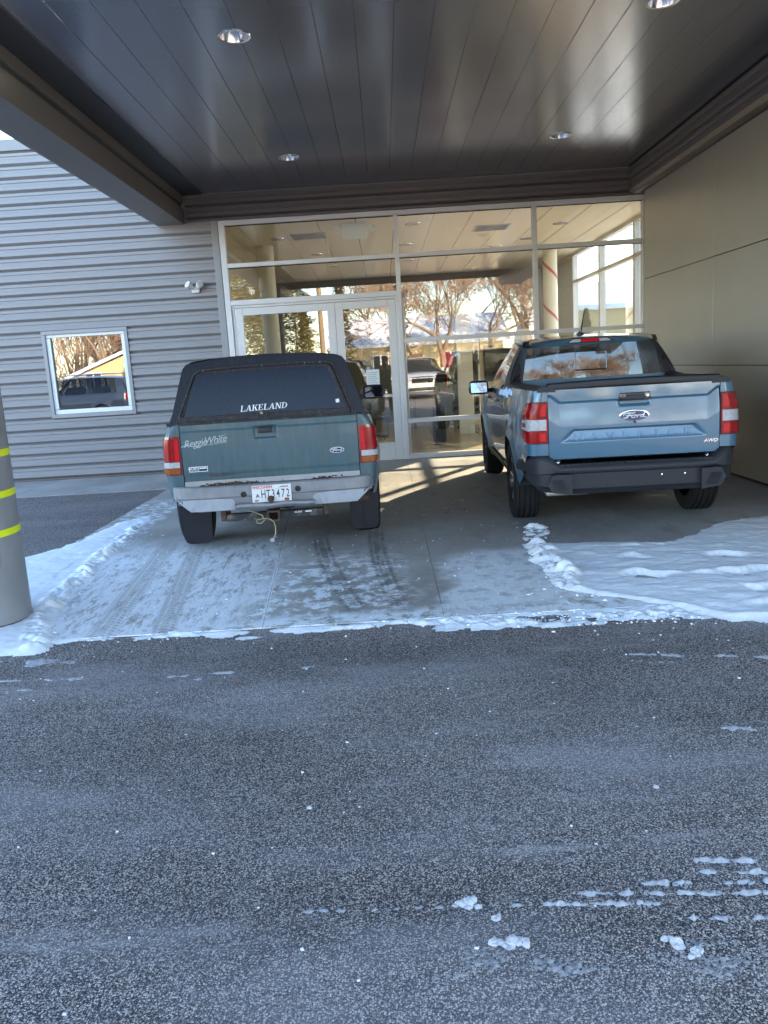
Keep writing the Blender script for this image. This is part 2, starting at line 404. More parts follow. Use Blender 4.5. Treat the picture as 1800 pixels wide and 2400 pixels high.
    film = g.math('MULTIPLY', film, g.rng(fine, .22, .55, .55, 1.0), clamp=True)
    col = g.mix(film, col, (.82, .835, .86))
    g.put(b.inputs['Base Color'], col); g.put(b.inputs['Roughness'], g.rng(n1, .3, .7, .45, .75))
    bp = g.n('Bump'); bp.inputs['Strength'].default_value = .35; bp.inputs['Distance'].default_value = .004
    g.put(bp.inputs['Height'], g.math('ADD', film, g.math('MULTIPLY', n2, .4))); g.put(b.inputs['Normal'], bp.outputs[0])
concrete()
P('joint_dark', (.10, .09, .08), .9)
P('snow_ground', (.80, .82, .86), .8, vary=.05, vscale=.5, bump=.3, bscale=6)

def snow_mat():
    m, t, b = nodes_of('snow'); g = NB(t)
    co = g.n('TexCoord').outputs['Object']
    n = g.noise(co, 22, 6, .6); n2 = g.noise(co, 140, 3, .6)
    g.put(b.inputs['Base Color'], g.mix(g.rng(n, .3, .7), (.80, .815, .85), (.90, .91, .925)))
    b.inputs['Roughness'].default_value = .65; b.inputs['Subsurface Weight'].default_value = .0
    bp = g.n('Bump'); bp.inputs['Strength'].default_value = .5; bp.inputs['Distance'].default_value = .006
    g.put(bp.inputs['Height'], g.math('ADD', n, g.math('MULTIPLY', n2, .35))); g.put(b.inputs['Normal'], bp.outputs[0])
snow_mat()
P('slush', (.36, .35, .35), .45, 0, .4, vary=.45, vscale=60, bump=.8, bscale=110)

G = 12.44                      # storefront / wall plane
XW = 3.87                      # panel wall plane
HS = 4.09                      # soffit height
tag(MB().box(-150, 150, -150, 150, -.6, 0).build('parking_lot', MATS['asphalt']), kind='structure')
# darker asphalt lane beside the apron
tag(MB().box(-14, -2.985, 4.6, 10.62, -.05, .006).build('side_lane', MATS['asphalt_dark']), kind='structure')
ap = tag(MB().box(-2.98, XW-.01, 4.48, G-.07, -.05, .004).build('concrete_apron', MATS['joint_dark']), kind='structure')
def slab(x00, x01, x10, x11, y0, y1, parent):
    g_ = .0018
    MB().add([(x00+g_, y0+g_, .0045), (x01-g_, y0+g_, .0045), (x11-g_, y1-g_, .0045), (x10+g_, y1-g_, .0045),
              (x00+g_, y0+g_, .012), (x01-g_, y0+g_, .012), (x11-g_, y1-g_, .012), (x10+g_, y1-g_, .012)],
             [(4, 5, 6, 7), (0, 1, 5, 4), (1, 2, 6, 5), (2, 3, 7, 6), (3, 0, 4, 7)]).build('slab', MATS['concrete'], parent)
jx = lambda y: -.80-.074*(y-4.48)
for y0, y1 in ((4.48, 8.02), (8.02, G-.07)):
    slab(-2.98, jx(y0), -2.98, jx(y1), y0, y1, ap); slab(jx(y0), .266, jx(y1), .266, y0, y1, ap)
    slab(.266, 2.05, .266, 2.05, y0, y1, ap); slab(2.05, XW-.015, 2.05, XW-.015, y0, y1, ap)
ws = tag(MB().box(-14, -2.985, 10.63, G-.07, -.05, .004).build('wall_walkway', MATS['joint_dark']), kind='structure')
for x0, x1 in ((-14, -9.2), (-9.2, -6.6), (-6.6, -4.05), (-4.05, -2.99)): slab(x0, x1, x0, x1, 10.63, G-.07, ws)
# snowy ground to the far side of the street and beside the showroom
tag(MB().box(-150, 150, -150, -17.5, -.05, .03).build('snowy_lawn', MATS['snow_ground']), kind='structure')
tag(MB().box(5.6, 150, 13.2, 120, -.05, .03).build('snowy_side_lot', MATS['snow_ground']), kind='structure')

# ================================================================= BUILDING
ROW = .184
def siding_profile():
    # (height, stand-out) over one rib: valley, slanting underside, crest with a shallow step
    return [(0, .0), (.005, .0), (.040, .048), (.090, .048), (.102, .037), (.130, .037), (.140, .048), (.174, .048), (.184, .0)]
def siding_mesh(name, mat):
    m = MB(); pr = siding_profile()
    m.grid([[(0, -d, z), (1, -d, z)] for z, d in pr]); 
    n = len(pr); e0 = [(0, -d, z) for z, d in pr]
    m.add(e0+[(0, .0, ROW)], [tuple(range(n))]); m.add([(1, -d, z) for z, d in pr], [tuple(range(n))])
    return m.mesh(name, mat)
sid_me = siding_mesh('siding_panel', MATS['siding']); sid_me2 = siding_mesh('siding_panel_dark', MATS['siding_dark'])
wall = empty('siding_wall', (-8, G, 0), 0, 'long grey wall of horizontal ribbed metal siding with a small square window', 'wall')
def local(parent, p): return (p[0]-parent.location.x, p[1]-parent.location.y, p[2]-parent.location.z)
def siding_row(parent, x0, x1, z, me=sid_me, y=G, rz=0, zs=1):
    o = bpy.data.objects.new('siding_panel', me); link(o, parent)
    o.location = local(parent, (x0, y, z)); o.scale = (x1-x0, 1, zs); o.rotation_euler = (0, 0, rz)
    return o
WX0, WX1, WZ0, WZ1 = -5.145, -3.84, .963, 2.268
z = .03; k = 0
while z < 4.83:
    zt = z+ROW
    if zt > WZ0+.02 and z < WZ1-.05:
        siding_row(wall, -14, WX0-.005, z); siding_row(wall, WX1+.005, -2.435, z)
    elif z > 3.68: siding_row(wall, -14, -3.19 if z < 4.65 else -2.85, z)
    else: siding_row(wall, -14, -2.435, z)
    z = zt
core = MB()
core.box(-14, WX0, G+.002, G+.25, .012, 5.0).box(WX1, -2.33, G+.002, G+.25, .012, 5.0).box(WX0, WX1, G+.003, G+.25, .012, WZ0).box(WX0, WX1, G+.003, G+.25, WZ1, 5.0)
for i, v in enumerate(core.v): core.v[i] = local(wall, v)
core.build('wall_core', MATS['siding'], wall)
def part_box(name, parent, mat, x0, x1, y0, y1, z0, z1, b=0):
    m = MB(); a = local(parent, (x0, y0, z0)); c = local(parent, (x1, y1, z1))
    (m.rbox(a[0], c[0], a[1], c[1], a[2], c[2], b) if b else m.box(a[0], c[0], a[1], c[1], a[2], c[2]))
    return m.build(name, MATS[mat], parent)
part_box('parapet_cap', wall, 'siding', -14, -2.6, G-.06, G+.3, 4.84, 5.0, .008)
part_box('base_flashing', wall, 'siding_dark', -14, -2.435, G-.045, G+.002, .013, .035)
part_box('corner_trim', wall, 'trim', -2.432, -2.332, G-.056, G+.05, .013, 3.70, .006)
# hex-head screws in staggered rows
sc_m = MB()
for r_ in range(25):
    for c_ in range(8):
        x = -7.9+c_*.78+(.39 if r_ % 2 else 0); z_ = .03+r_*ROW+.157
        if x > -2.5 or (WX0-.03 < x < WX1+.03 and WZ0-.05 < z_ < WZ1+.1) or (z_ > 3.6 and x > -3.25): continue
        sc_m.lathe([(0, .006), (.007, .005), (.009, 0)], 6, Matrix.Translation(local(wall, (x, G-.048, z_))) @ Matrix.Rotation(R(90), 4, 'X'))
tag(sc_m.build('siding_screws', MATS['steel_plain'], wall), kind='stuff')
# square office window
win = part_box('window', wall, 'trim', WX0, WX1, G-.06, G+.0, WZ0, WZ0+.055)
def subbox(name, parent, root, mat, x0, x1, y0, y1, z0, z1, b=0):
    m = MB(); a = local(root, (x0, y0, z0)); c = local(root, (x1, y1, z1))
    (m.rbox(a[0], c[0], a[1], c[1], a[2], c[2], b) if b else m.box(a[0], c[0], a[1], c[1], a[2], c[2]))
    return m.build(name, MATS[mat], parent)
for nm, a in (('trim', (WX0, WX0+.055, WZ0+.056, WZ1-.056)), ('trim', (WX1-.055, WX1, WZ0+.056, WZ1-.056)), ('trim', (WX0, WX1, WZ1-.055, WZ1))):
    subbox(nm, win, wall, 'trim', a[0], a[1], G-.06, G, a[2], a[3], .004)
for a in ((WX0+.056, WX0+.12, WZ0+.125, WZ1-.105), (WX1-.11, WX1-.056, WZ0+.125, WZ1-.105), (WX0+.056, WX1-.056, WZ1-.10, WZ1-.056), (WX0+.056, WX1-.056, WZ0+.056, WZ0+.12)):
    subbox('frame', win, wall, 'white_frame', a[0], a[1], G-.03, G+.05, a[2], a[3], .004)
subbox('pane', win, wall, 'window_glass', WX0+.115, WX1-.105, G+.012, G+.02, WZ0+.12, WZ1-.098)
# the dark office behind that window
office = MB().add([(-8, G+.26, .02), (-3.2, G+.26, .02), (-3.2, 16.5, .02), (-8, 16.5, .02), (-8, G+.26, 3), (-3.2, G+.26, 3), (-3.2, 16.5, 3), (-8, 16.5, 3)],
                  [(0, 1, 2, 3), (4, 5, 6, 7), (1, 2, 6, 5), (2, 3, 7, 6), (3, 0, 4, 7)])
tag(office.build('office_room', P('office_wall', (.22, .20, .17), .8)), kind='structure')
tag(MB().box(-14, -2.45, G+.3, 24, 4.7, 4.8).build('flat_roof', MATS['siding']), kind='structure')

# twin-head lamp on the wall
fl = empty('wall_lamp', (-2.74, G-.048, 2.74), 0, 'small white twin-head flood lamp on the ribbed wall beside the storefront', 'lamp')
MB().rbox(-.06, .06, -.045, 0, -.05, .05, .012).build('base', MATS['lamp_white'], fl)
for s in (-1, 1):
    M = Matrix.Translation((s*.075, -.10, .055)) @ Euler((R(62), 0, R(s*38))).to_matrix().to_4x4()
    m = MB(); m.lathe([(0, -.06), (.03, -.06), (.042, -.03), (.052, .02), (.052, .04), (.046, .042), (.0, .039)], 16, M)
    m.tube([(s*.02, -.045, 0), (s*.05, -.08, .03)], .014, 6); m.build('lamp_head', MATS['lamp_white'], fl, 40)

# ---------------------------------------------------------------- storefront
SX0, SX1, SZ = -2.325, 3.99, 3.695
MX2, MX3 = .288, 2.338
sf = empty('storefront', (0, G, 0), 0, 'tall aluminium and glass storefront with a double door behind the trucks', 'storefront')
def bar(x0, x1, z0, z1, name='mullion', y0=-.055, y1=.06, mat='aluminium', parent=sf):
    m = MB().rbox(x0, x1, y0, y1, z0, z1, .004); return m.build(name, MATS[mat], parent)
H = .032
bar(SX0, SX0+.085, .013, SZ); bar(SX1-.06, SX1, .013, SZ)
bar(MX2-H, MX2+H, .013, SZ-.07); bar(MX2+.034, MX2+.065, .013, 2.44, y0=-.03)
bar(MX3-H, MX3+H, .013, SZ-.07)
bar(SX0+.087, SX1-.062, SZ-.068, SZ, 'head_rail')
for a, b in ((SX0+.087, MX2-H-.002), (MX2+H+.002, MX3-H-.002), (MX3+H+.002, SX1-.062)):
    bar(a, b, 3.022, 3.082, 'transom')
bar(SX0+.087, MX2-H-.002, 2.475, 2.55, 'transom')
for a, b in ((MX2+H+.002, MX3-H-.002), (MX3+H+.002, SX1-.062)):
    bar(a, b, 1.785, 1.845, 'transom'); bar(a, b, .57, .632, 'transom'); bar(a, b, .013, .085, 'sill')
def pane(x0, x1, z0, z1, parent=sf, y=0.0):
    m = MB().box(x0-.008, x1+.008, y-.004, y+.004, z0-.008, z1+.008); return m.build('pane', MATS['store_glass'], parent)
for a, b in ((SX0+.087, MX2-H), (MX2+H, MX3-H), (MX3+H, SX1-.062)): pane(a, b, 3.084, SZ-.07)
pane(SX0+.087, MX2-H, 2.552, 3.02)
for a, b in ((MX2+H, MX3-H), (MX3+H, SX1-.062)):
    pane(a, b, 1.847, 3.02); pane(a, b, .634, 1.783); pane(a, b, .087, .568)
# dark glazing beads along the heads of the panes
for a, b in ((SX0+.087, MX2-H), (MX2+H, MX3-H), (MX3+H, SX1-.062)):
    bar(a, b, SZ-.079, SZ-.0685, 'bead', -.02, .02, 'gasket'); bar(a, b, 3.012, 3.0215, 'bead', -.02, .02, 'gasket')
# door leaves
bar(SX0+.087, SX0+.125, .013, 2.473, 'door_jamb', y0=-.03); bar(MX2-.064, MX2-H-.002, .013, 2.473, 'door_jamb', y0=-.03)
bar(SX0+.127, MX2-.066, 2.438, 2.473, 'door_head', y0=-.03)
def door(x0, x1, hinge):
    d = MB().rbox(x0, x0+.115, -.03, .02, .02, 2.432, .004)
    o = d.build('door', MATS['aluminium'], sf)
    for a, b, c, e in ((x1-.115, x1, .02, 2.432), (x0+.117, x1-.117, 2.325, 2.432), (x0+.117, x1-.117, .02, .282)):
        MB().rbox(a, b, -.03, .02, c, e, .004).build('stile' if b-a < .2 else 'rail', MATS['aluminium'], o)
    pane(x0+.117, x1-.117, .284, 2.323, o, -.005)
    hx = x1-.06 if hinge < 0 else x0+.06
    MB().tube([(hx, -.03, .95), (hx, -.085, .95), (hx, -.085, 1.25), (hx, -.03, 1.25)], .012, 8).build('handle', MATS['chrome'], o, 50)
    MB().box(x0+.12, x1-.12, .022, .05, .98, 1.02).build('push_bar', MATS['chrome'], o)
    return o
door(SX0+.128, -.693, -1); door(-.687, MX2-.068, 1)
bar(SX0+.087, MX2-H-.002, -.02+.033, .0195, 'threshold', -.05, .06)
nt_ = MB().box(-.3, -.1, -.003, 0, 0, .27).build('paper_notice', MATS['paper']); nt_.location = (.02, G-.012, 1.14)
tag(nt_, 'pale sheet of paper taped to the glass of the right door leaf', 'notice')
for i in range(7):
    MB().box(-.28, -.12-rnd.random()*.06, -.0036, -.003, .04+i*.03, .044+i*.03).build('printed_line', MATS['plate_ink'], nt_)

# ribbed band above the storefront and the wall above
band = empty('storefront_header', (0, G, SZ), 0, 'dark ribbed metal band between the storefront glass and the canopy soffit', 'wall band')
for i in range(2): siding_row(band, -2.79, XW-.14, 3.742+i*.172, sid_me2, G-.005, 0, .93)
m = MB().box(-2.8, 4.5, .0, .2, .004, 1.3); m.build('header_core', MATS['siding_dark'], band)
MB().rbox(-2.79, XW-.142, -.05, 0, .004, .044, .004).build('drip_trim', MATS['siding_dark'], band)
MB().rbox(XW-.139, XW-.10, -.06, 0, .02, .39, .006).build('end_trim', MATS['siding_dark'], band)
MB().rbox(-2.80, XW-.10, -.045, 0, .383, .394, .002).build('top_trim', MATS['trim'], band)
tag(MB().box(-2.8, 4.5, G+.2, 24, 4.95, 5.05).build('showroom_roof', MATS['siding']), kind='structure')

# ---------------------------------------------------------------- taupe panel wall on the right
pw = empty('panel_wall', (XW, 8, 0), 0, 'smooth taupe metal panel wall to the right of the blue truck', 'wall')
Y0W, Y1W = 4.3, 12.10
m = MB().box(.03, .62, Y0W-8+.03, Y1W-8-.03, .013, 4.7); m.build('wall_core', MATS['siding_dark'], pw)
ys = [Y0W, 7.13, 9.63, Y1W]; zsp = [.03, 1.237, 2.473, 3.70]
for i in range(3):
    for j in range(3):
        MB().rbox(0, .028, ys[i]-8+.004, ys[i+1]-8-.004, zsp[j]+.005, zsp[j+1]-.005, .003).build('panel', MATS['taupe_panel'], pw)
MB().rbox(.0, .60, Y1W-8-.004, Y1W-8+.02, .03, 3.70, .003).build('end_panel', MATS['taupe_panel'], pw)
for i in range(3): MB().rbox(.0, .63, Y0W-8-.002-.024, Y0W-8-.002, zsp[i]+.005, zsp[i+1]-.005, .003).build('end_panel', MATS['taupe_panel'], pw)
MB().box(.01, .6, Y0W-8, Y1W-8, .013, .03).build('base_gap', MATS['gasket'], pw)
# return wall that closes the corner between the panel wall and the storefront
MB().box(.125, .63, Y1W-8+.03, G-8+.2, .013, 4.7).build('return_wall', MATS['siding_dark'], pw)

# ---------------------------------------------------------------- canopy
can = empty('entrance_canopy', (0, 5, 4.1), 0, 'deep entrance canopy with glossy dark soffit planks over both trucks', 'canopy')
YF = -1.1
DL = [(-1.03, 6.90), (-1.04, 10.68), (2.30, 6.76), (2.31, 10.44)]
L_ = G-.06-YF
pm = MB(); pm.rbox(-.1507, .1507, 0, L_, 0, .02, .0022); pme = pm.mesh('soffit_panel', MATS['soffit'])
x = .231-.305*9
xs_s = []
while x < XW-.1: xs_s.append(x); x += .305
for i, x in enumerate(xs_s):
    if x < -2.6+.02: continue
    o = bpy.data.objects.new('soffit_panel', pme); link(o, can); o.location = (x+.1525, YF-5, HS-4.1)
    o.rotation_euler = (0, R(rnd.uniform(-.03, .03)), 0)
    holes = [(a, b) for a, b in DL if abs(a-(x+.1525)) < .29]
    if holes:
        me = pme
        for a, b in holes:
            cm = MB().lathe([(.0001, -.2), (.113, -.2), (.113, .2), (.0001, .2)], 40).build('cut', MATS['soffit'], None)
            cm.location = (a-(x+.1525), b-YF, 0)
            t_ = bpy.data.objects.new('cut2', me); C.objects.link(t_)
            md = t_.modifiers.new('b', 'BOOLEAN'); md.object = cm; md.solver = 'EXACT'
            dg = bpy.context.evaluated_depsgraph_get(); me = bpy.data.meshes.new_from_object(t_.evaluated_get(dg))
            bpy.data.objects.remove(t_); bpy.data.objects.remove(cm)
        me.name = 'soffit_panel'; o.data = me; me.polygons.foreach_set('use_smooth', [False]*len(me.polygons))
cb = lambda nm, mat, x0, x1, y0, y1, z0, z1, b=0: part_box(nm, can, mat, x0, x1, y0, y1, z0, z1, b)
cb('roof_deck', 'canopy_black', -3.17, 4.49, YF+.002, G-.01, HS+.15, 4.72)
cb('edge_trim', 'canopy_black', -2.80, -2.515, YF, G-.06, HS-.012, HS+.022)
# left edge beam, stepped inner face with a shadow groove
cb('beam', 'beam', -3.18, -2.812, YF, G-.04, 3.672, 3.905, .004)
cb('beam_upper', 'beam', -3.18, -2.806, YF, G-.04, 3.965, 4.08, .004)
cb('beam_groove', 'canopy_black', -3.17, -2.84, YF+.01, G-.045, 3.904, 3.966)
cb('beam_plate', 'trim', -3.21, -2.805, G-.06, G-.036, 3.655, 3.69, .003)
cb('fascia', 'siding', -3.215, -3.182, YF, G-.06, 3.672, 4.78, .004)
cb('fascia', 'siding', -3.18, 4.5, YF-.035, YF-.002, 3.95, 4.78, .004)
# ribbed fascia above the panel wall
for i in range(2):
    o = bpy.data.objects.new('siding_panel', sid_me2); link(o, can); o.location = local(can, (XW-.105, G-.05, 3.712+i*.184)); o.scale = (G-.06-YF, 1, 1)
    o.rotation_euler = (0, 0, -math.pi/2)
cb('fascia_core', 'siding_dark', XW-.10, XW+.55, YF, G-.05, 3.705, HS+.02)
for i in range(2):
    mm = MB().lathe([(0, 0), (.03, 0), (.03, .05), (0, .05)], 12, Matrix.Translation(local(can, (XW-.125, G-.13, 3.80+i*.19))) @ Matrix.Rotation(R(90), 4, 'X'))
    mm.build('end_cap', MATS['canopy_black'], can)
# front soffit lights
dl_spots = [(-1.03, 6.90, 'recessed soffit downlight nearest the left beam at the top of the picture'), (-1.04, 10.68, 'recessed soffit downlight above the green truck, nearest the storefront'),
            (2.30, 6.76, 'recessed soffit downlight cut by the top edge above the blue truck'), (2.31, 10.44, 'recessed soffit downlight above the blue truck, nearest the storefront')]
def downlight(x, y, z_, label, group, r=.13):
    o = empty('recessed_downlight', (x, y, z_), 0, label, 'downlight', group)
    MB().lathe([(r*.86, -.002), (r, -.004), (r*1.02, -.001), (r*1.02, .004), (r*.86, .004)], 32).build('trim_ring', MATS['chrome'], o, 40)
    MB().lathe([(r*.86, -.001), (r*.80, .03), (r*.66, .07), (r*.42, .105), (0, .11)], 32).build('reflector', MATS['lamp_reflector'], o, 60)
    MB().lathe([(0, .045), (.022, .05), (.03, .075), (.02, .10), (0, .105)], 14).build('bulb', MATS['lamp_white'], o, 60)
    return o
for x, y, l in dl_spots: downlight(x, y, HS-.004, l, None)

# ---------------------------------------------------------------- column
col = empty('canopy_column', (-2.62, 4.93, 0), 0, 'round grey steel column with three yellow reflective bands at the left edge', 'column')
MB().lathe([(.256, .006), (.256, HS-.02)], 48).build('shaft', MATS['column_paint'], col, 40)
MB().lathe([(.257, .008), (.2605, .008), (.2605, .028), (.257, .034)], 48).build('rusty_base', MATS['rust'], col, 40)
for zb in (1.085, .835, .60):
    # bands lean a little with the way they were wrapped
    rows = [[(.258*math.cos(a), .258*math.sin(a), zb+h+.008*math.sin(a*1.0+.5)) for a in [k*2*math.pi/48 for k in range(48)]] for h in (-.021, .021)]
    MB().grid(rows, True).build('reflective_band', MATS['yellow_band'], col, 40)
# ================================================================= SHOWROOM INTERIOR
def tile_floor():
    m, t, b = nodes_of('floor_tile'); g = NB(t); co = g.n('TexCoord').outputs['Object']
    br = g.n('TexBrick'); g.put(br.inputs[0], co); br.offset = 0; br.inputs['Scale'].default_value = 1
    br.inputs['Brick Width'].default_value = .9; br.inputs['Row Height'].default_value = .9; br.inputs['Mortar Size'].default_value = .006
    br.inputs['Color1'].default_value = (.55, .40, .23, 1); br.inputs['Color2'].default_value = (.50, .36, .20, 1); br.inputs['Mortar'].default_value = (.14, .10, .07, 1)
    n = g.noise(co, 1.5, 6, .6, (.4, 1.6, 1))
    g.put(b.inputs['Base Color'], g.mix(g.rng(n, .3, .7, .0, .35), br.outputs[0], (.50, .38, .22))); b.inputs['Roughness'].default_value = .22
tile_floor()
RX0, RX1, RY0, RY1, RZ = -2.75, 4.5, G+.07, 21.5, 3.712
sfl = MB().box(RX0, RX1+.1, G-.068, RY1+.1, -.05, .010).build('showroom_floor', MATS['floor_tile']); tag(sfl, kind='structure')
ce = MB().box(RX0, RX1, RY0, RY1, RZ+.012, RZ+.03).build('showroom_ceiling', MATS['ceiling_joint']); tag(ce, kind='structure')
cp = MB().rbox(-.298, .298, 0, RY1-RY0, 0, .02, .003).mesh('ceiling_panel', MATS['ceiling_in'])
x = RX0+.3
while x < RX1-.2:
    o = bpy.data.objects.new('ceiling_panel', cp); link(o, ce); o.location = (x, RY0, RZ-.009); x += .61
tag(MB().box(RX0-.1, RX0, RY0, RY1, .011, RZ+.4).build('showroom_wall_left', MATS['cream']), kind='structure')
tag(MB().box(RX0, RX1, RY1, RY1+.1, .011, RZ+.4).build('showroom_wall_back', MATS['back_wall_dimmed']), kind='structure')
# glazed side wall
gw = empty('side_glazing', (RX1, 17, 0), 0, 'glazed side wall of the showroom seen through the right-hand panes', 'glass wall')
yy = [13.2, 14.5, 16.8, 19.1, RY1]
for i, y in enumerate(yy):
    wd = .10 if i in (1, 2) else .06
    MB().box(-.06, .06, y-17-wd/2, y-17+wd/2, .011, RZ).build('mullion', MATS['aluminium'], gw)
for a, b in zip(yy, yy[1:]):
    for zz in (.06, 3.07, RZ-.04): MB().box(-.058, .058, a-17+.052, b-17-.052, zz-.035, zz+.035).build('transom', MATS['aluminium'], gw)
    solid = a > 19
    for z0, z1 in ((.096, 3.034), (3.106, RZ-.076)): MB().box(-.004, .004, a-17+.05, b-17-.05, z0, z1).build('added_panel' if solid else 'pane', MATS['white_wall' if solid else 'store_glass'], gw)  # last bay closed with an added cream panel to cut the white view
MB().box(-.06, .10, G+.21-17, 13.16-17, .011, RZ).build('end_post', MATS['cream'], gw)
# candy-striped column
cc = empty('striped_column', (3.62, 17.6, 0), 0, 'round white column with red spiral stripe inside the showroom', 'column')
MB().lathe([(.15, .011), (.15, RZ-.01)], 32).build('shaft', MATS['white_wall'], cc, 40)
sp = []
for k in range(200):
    a = -k*.12; h = .3+k*.0168
    sp.append([(.1525*math.cos(a), .1525*math.sin(a), h), (.1525*math.cos(a), .1525*math.sin(a), h+.075)])
MB().grid(sp).build('stripe', MATS['red_stripe'], cc, 40)
pc = MB().lathe([(.16, .011), (.16, RZ-.01)], 32).build('interior_column', MATS['white_wall'], None, 40); pc.location = (-2.05, 15.2, 0)
tag(pc, 'plain cream round column inside behind the left door leaf', 'column')
# office front with dark picture
ofp = empty('office_partition', (2.2, 16.2, 0), 0, 'cream office partition with a dark screen seen between the trucks', 'partition')
MB().box(-.75, -.45, -.08, .08, .011, 2.6).build('post', MATS['white_wall'], ofp); MB().box(-.30, .75, 0, .1, .011, 2.0).build('panel', MATS['cream'], ofp)
MB().box(-.45, -.30, .02, .08, .011, 2.6).build('glass_strip', MATS['store_glass'], ofp)
sc_ = MB().rbox(-.22, .55, -.03, -.002, 1.02, 1.72, .006).build('screen_frame', MATS['black_plastic'], ofp)
MB().box(-.19, .52, -.034, -.0305, 1.05, 1.69).build('screen', MATS['screen'], sc_)
MB().box(-.30, .75, -.03, -.002, .86, .93).build('chair_rail', MATS['white_wall'], ofp)
# desk, chairs, tyre display, balloon, pictures, exit sign, vent
dk = empty('office_desk', (1.35, 18.2, 0), 0, 'dark desk inside the showroom behind the centre pane', 'desk')
MB().rbox(-.8, .8, -.35, .35, .72, .76, .006).build('top', MATS['dark_wood'], dk)
for sx in (-.72, .72):
    for sy in (-.28, .28): MB().box(sx-.025, sx+.025, sy-.025, sy+.025, .011, .72).build('leg', MATS['black_plastic'], dk)
mo = empty('desk_monitor', (1.2, 18.2, .76), 0, 'small dark monitor standing on the showroom desk', 'monitor')
MB().rbox(-.24, .24, -.015, .015, .1, .42, .005).build('screen', MATS['screen'], mo); MB().box(-.09, .09, -.07, .07, 0, .012).box(-.02, .02, -.012, .012, .012, .12).build('stand', MATS['black_plastic'], mo)
def office_chair(x, y, rz, label):
    c = empty('office_chair', (x, y, .01), rz, label, 'chair')
    MB().rbox(-.23, .23, -.22, .22, .42, .50, .03).build('seat', MATS['office_grey'], c, 40)
    MB().rbox(-.21, .21, .20, .26, .55, 1.02, .03).build('backrest', MATS['office_grey'], c, 40)
    MB().box(-.03, .03, .19, .23, .42, .62).build('back_support', MATS['black_plastic'], c)
    MB().lathe([(.03, .08), (.03, .42)], 10).build('post', MATS['black_plastic'], c)
    for k in range(5):
        a = k*1.2566; MB().tube([(0, 0, .09), (.26*math.cos(a), .26*math.sin(a), .05)], .018, 6).ico((.26*math.cos(a), .26*math.sin(a), .03), .03, 1, 0).build('leg', MATS['black_plastic'], c)
office_chair(1.75, 17.3, 2.6, 'dark office chair in front of the showroom desk'); office_chair(-.25, 16.0, .5, 'dark office chair inside behind the right door leaf')
bl = MB(); bl.lathe([(0, 0), (.05, .02), (.15, .14), (.17, .26), (.14, .38), (.06, .45), (0, .46)], 20)
bl.tube([(0, 0, 0), (.01, 0, -.3), (-.01, 0, -.49)], .006, 5)
b_ = bl.build('red_balloon', MATS['red_cloth'], None, 60); b_.location = (1.36, 17.95, 1.252); tag(b_, 'bright red balloon above the showroom desk behind the centre pane', 'balloon')
ty = empty('display_tyre', (.92, 14.3, .356), 0, 'upright black tyre displayed inside the centre pane', 'tyre')
MT = Matrix.Rotation(R(90), 4, 'Y')
MB().lathe([(.22, -.09), (.30, -.105), (.335, -.09), (.345, -.05), (.345, .05), (.335, .09), (.30, .105), (.22, .09), (.21, 0), (.22, -.09)], 32, MT).build('tread', MATS['tyre'], ty, 40)
for i, (px_, pz, y, wd, hh, lb) in enumerate(((RX0+.012, 1.62, 14.4, .5, .36, 'small framed picture nearest the doors on the cream showroom wall'), (RX0+.012, 1.62, 15.9, .7, .5, 'larger framed picture farther back on the cream showroom wall'))):
    pf = MB().box(-.01, .015, -wd/2, wd/2, -hh/2, hh/2).build('framed_picture', MATS['black_plastic'], None); pf.location = (px_, y, pz); tag(pf, lb, 'picture')
    MB().box(.0155, .018, -wd/2+.03, wd/2-.03, -hh/2+.03, hh/2-.03).build('print', MATS['paper'], pf)
ex = empty('exit_sign', (-.35, 13.25, RZ-.26), 0, 'pale exit sign with two lamp heads hanging behind the upper left pane', 'sign')
MB().rbox(-.2, .2, -.02, .02, 0, .24, .008).build('box', MATS['paper'], ex); MB().tube([(0, 0, .23), (0, 0, .252)], .02, 8).build('mount', MATS['paper'], ex)
for s in (-1, 1): MB().lathe([(0, -.03), (.04, -.03), (.055, .02), (0, .025)], 14, Matrix.Translation((s*.27, -.02, .15)) @ Matrix.Rotation(R(70), 4, 'X')).tube([(s*.2, 0, .15), (s*.26, 0, .15)], .012, 6).build('lamp_head', MATS['paper'], ex, 40)
for vx, vy, lb in ((-1.15, 14.3, 'square ceiling vent behind the upper left pane'), (2.0, 14.6, 'slatted ceiling vent behind the upper centre pane')):
    v = MB().box(-.3, .3, -.3, .3, -.012, .0).build('ceiling_vent', MATS['trim'], None); v.location = (vx, vy, RZ-.0095); tag(v, lb, 'vent')
    for k in range(7):
        MB().box(-.26, .26, -.26+k*.078, -.23+k*.078, -.018, -.0122).build('slat', MATS['black_plastic'], v)
for i, (x, y) in enumerate(((-1.7, 14.4), (-1.2, 16.6), (-1.0, 18.6), (.6, 13.7), (.55, 16.0), (.7, 18.4), (2.4, 17.0), (3.2, 14.6), (2.9, 16.2))):
    d = empty('recessed_downlight', (x, y, RZ-.0135), 0, '%s of the showroom ceiling downlights behind the %s panes' % ((('nearest', 'middle', 'farthest'), ('nearest', 'middle', 'farthest'), ('farthest', 'nearest', 'middle'))[i//3][i % 3], ('left', 'centre', 'right')[i//3]), 'downlight', 'showroom ceiling downlights')
    MB().lathe([(.11, -.002), (.128, -.004), (.13, .002), (.11, .003)], 24).build('trim_ring', MATS['chrome'], d, 40)
    MB().lathe([(0, -.001), (.05, -.0005), (.11, -.0015)], 24).build('lens', MATS['trim'], d)

